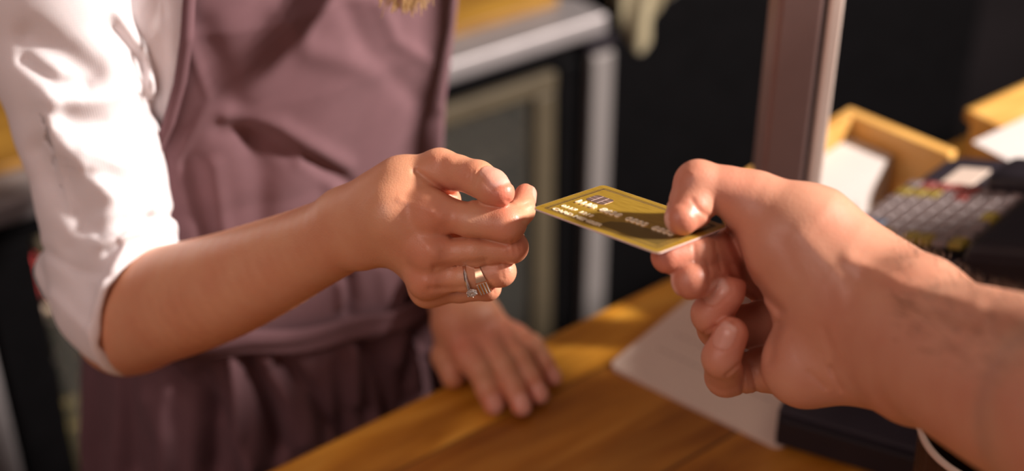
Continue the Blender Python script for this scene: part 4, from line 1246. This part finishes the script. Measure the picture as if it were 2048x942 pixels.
# thumb pad flattened where it presses the card; nothing passes through the card
idx, Q = fm.near(.006)
loc = (Q - CC) @ CM
incard = (np.abs(loc[:, 0]) < CW / 2 + .0004) & (np.abs(loc[:, 1]) < CH / 2 + .0004)
sd = loc[:, 2]
fm.F[idx] = np.where(incard & (np.abs(sd) < .003), np.maximum(fm.F[idx], .0007 - np.abs(sd)), fm.F[idx]).astype(np.float32)
nails_m = [(R3[3], R3[3] - R3[2], cv(-0.85, 0.25, 0.45), .0072, .0062, 0.0, .0088),
           (P3[3], P3[3] - P3[2], cv(-0.50, 0.15, 0.85), .0066, .0056, 0.0, .0086),
           (M3[3], M3[3] - M3[2], cv(-0.65, -0.15, -0.70), .0080, .0068, 0.0, .0090),
           (TT, TT - P(1383, 412, .778), cv(-0.85, -.1, -.5), .0085, .0070, 0.0, .0088)]
carve(fm, [
    # fold between the thumb's ball and the palm
    ([(1462, 470), (1492, 541), (1530, 590), (1560, 622)], 7, .0024, .70, .90), ([(1556, 648), (1546, 680), (1541, 720)], 8, .0016, .70, .90),
    # creases of the fingers under the card
    ([(1388, 492), (1391, 525)], 2.5, .0007, .70, .85), ([(1430, 488), (1434, 522)], 2.5, .0009, .70, .85),
    ([(1412, 520), (1420, 545), (1416, 565)], 2.5, .0008, .70, .85), ([(1436, 512), (1442, 540)], 2.5, .0008, .70, .85),
    ([(1408, 665), (1440, 648), (1470, 640)], 2.5, .0006, .70, .85), 
    ([(1452, 750), (1482, 725), (1494, 700)], 2.5, .0010, .70, .85), ([(1488, 720), (1486, 785)], 2.5, .0011, .70, .9), ([(1500, 725), (1514, 785)], 2.5, .0010, .70, .9),
    # inside of the thumb joint
    ([(1384, 400), (1396, 420), (1425, 438)], 3.5, .0008, .70, .85), ([(1380, 345), (1388, 352)], 5, -.0003, .70, .85),
    # wrist folds
    ([(1618, 745), (1650, 775)], 4, .0008, .70, .85), ([(1660, 735), (1682, 778)], 4, .0010, .70, .85), ([(1650, 660), (1662, 700), (1668, 740)], 7, .0008, .70, .85),
    ([(1600, 470), (1680, 560), (1690, 640)], 14, -.0008, .70, .85), ([(1560, 480), (1600, 560), (1570, 610)], 12, .0005, .70, .85),
    ([(1700, 520), (1800, 570), (1950, 610)], 12, -.0012, .6, .85), ([(1720, 560), (1820, 605), (1960, 650)], 12, .0010, .6, .85),
], .006)
carve_nails(fm, nails_m)
V, Fc = fm.mesh()
px, py, dd = PIX(V)
spots = [(M3[3], .011, .6), (R3[3], .010, .75), (P3[3], .010, .65), (I3, .011, .8), (TT, .010, .5), (P(1372, 350, .775), .010, .35), (P(1450, 530, .80), .014, .5), (P(1500, 580, .80), .02, .3), (P(1470, 350, .77), .012, .3)]
parts = [(V, Fc, tint_attr(V, spots), nail_attr(V, nails_m))]
# upper forearm, elbow and upper arm, beyond the frame
ELB = P(2420, 925, .545); SHO = np.array([.42, -.10, 1.40])
fe = Field(np.minimum(np.minimum(ELB, SHO), P(2170, 825, .625)) - .07, np.maximum(np.maximum(ELB, SHO), P(2170, 825, .625)) + .07, .004)
E_ = fe.layer()
fe.chain(E_, [P(2150, 818, .632), P(2260, 860, .60), ELB], [.0415, .044, .046], .01, marg=.05)
fe.chain(E_, [ELB, ELB * .5 + SHO * .5, SHO], [.045, .050, .060], .02, marg=.05)
fe.F = E_
V, Fc = fe.mesh(); parts.append((V, Fc, np.zeros(len(V)), np.zeros(len(V))))
V, Fc, T_, N_ = join(parts)
print('man verts', len(V))
world_child(mesh_obj('body', V, Fc, M['skin_m'], attrs={'tint': T_, 'nail': N_}), man)
# short sleeve
fq = Field(SHO - .14, SHO + .14, .005)
T = fq.layer(); fq.seg(T, ELB * .35 + SHO * .65, SHO + [0, 0, .0], .068, .078, 1e-5, marg=.06); fq.F = np.maximum(T, -(T + .006))
V, Fc = fq.mesh(); world_child(mesh_obj('shirt_sleeve', V, Fc, M['trousers']), man)

# fine hair on the outer side of the forearm
bo = [o for o in man.children if o.name.startswith('body')][0]
me = bo.data; n_ = len(me.vertices)
co = np.zeros(n_ * 3); me.vertices.foreach_get('co', co); co = co.reshape(-1, 3)
no_ = np.zeros(n_ * 3); me.vertices.foreach_get('normal', no_); no_ = no_.reshape(-1, 3)
x_, y_, d_ = PIX(co)
cand = np.nonzero((x_ > 1790) & (x_ < 2300) & (no_ @ UP > 0.25))[0]
rnd = random.Random(11)
sel = [int(cand[rnd.randrange(len(cand))]) for _ in range(900)]
fdir = nrm(P(1745, 640, .762) - P(2260, 860, .60))
V, Fc = [], []
for i in sel:
    n = nrm(no_[i] + np.array([rnd.gauss(0, .2) for _ in range(3)])); L_ = rnd.uniform(.004, .010)
    lean = nrm(fdir + .5 * np.array([rnd.gauss(0, .6) for _ in range(3)]))
    p0 = co[i]; p1 = p0 + n * L_ * .35 + lean * L_ * .2; p2 = p0 + n * L_ * .5 + lean * L_ * .65
    v, f = tube([p0, p1, p2], [.00008, .00007, .00003], 3); off = len(V); V += v; Fc += [[a_ + off for a_ in q] for q in f]
M['arm_hair'] = plain('arm_hair', (0.10, 0.045, 0.02), 0.5)
world_child(mesh_obj('arm_hair', V, Fc, M['arm_hair']), man)
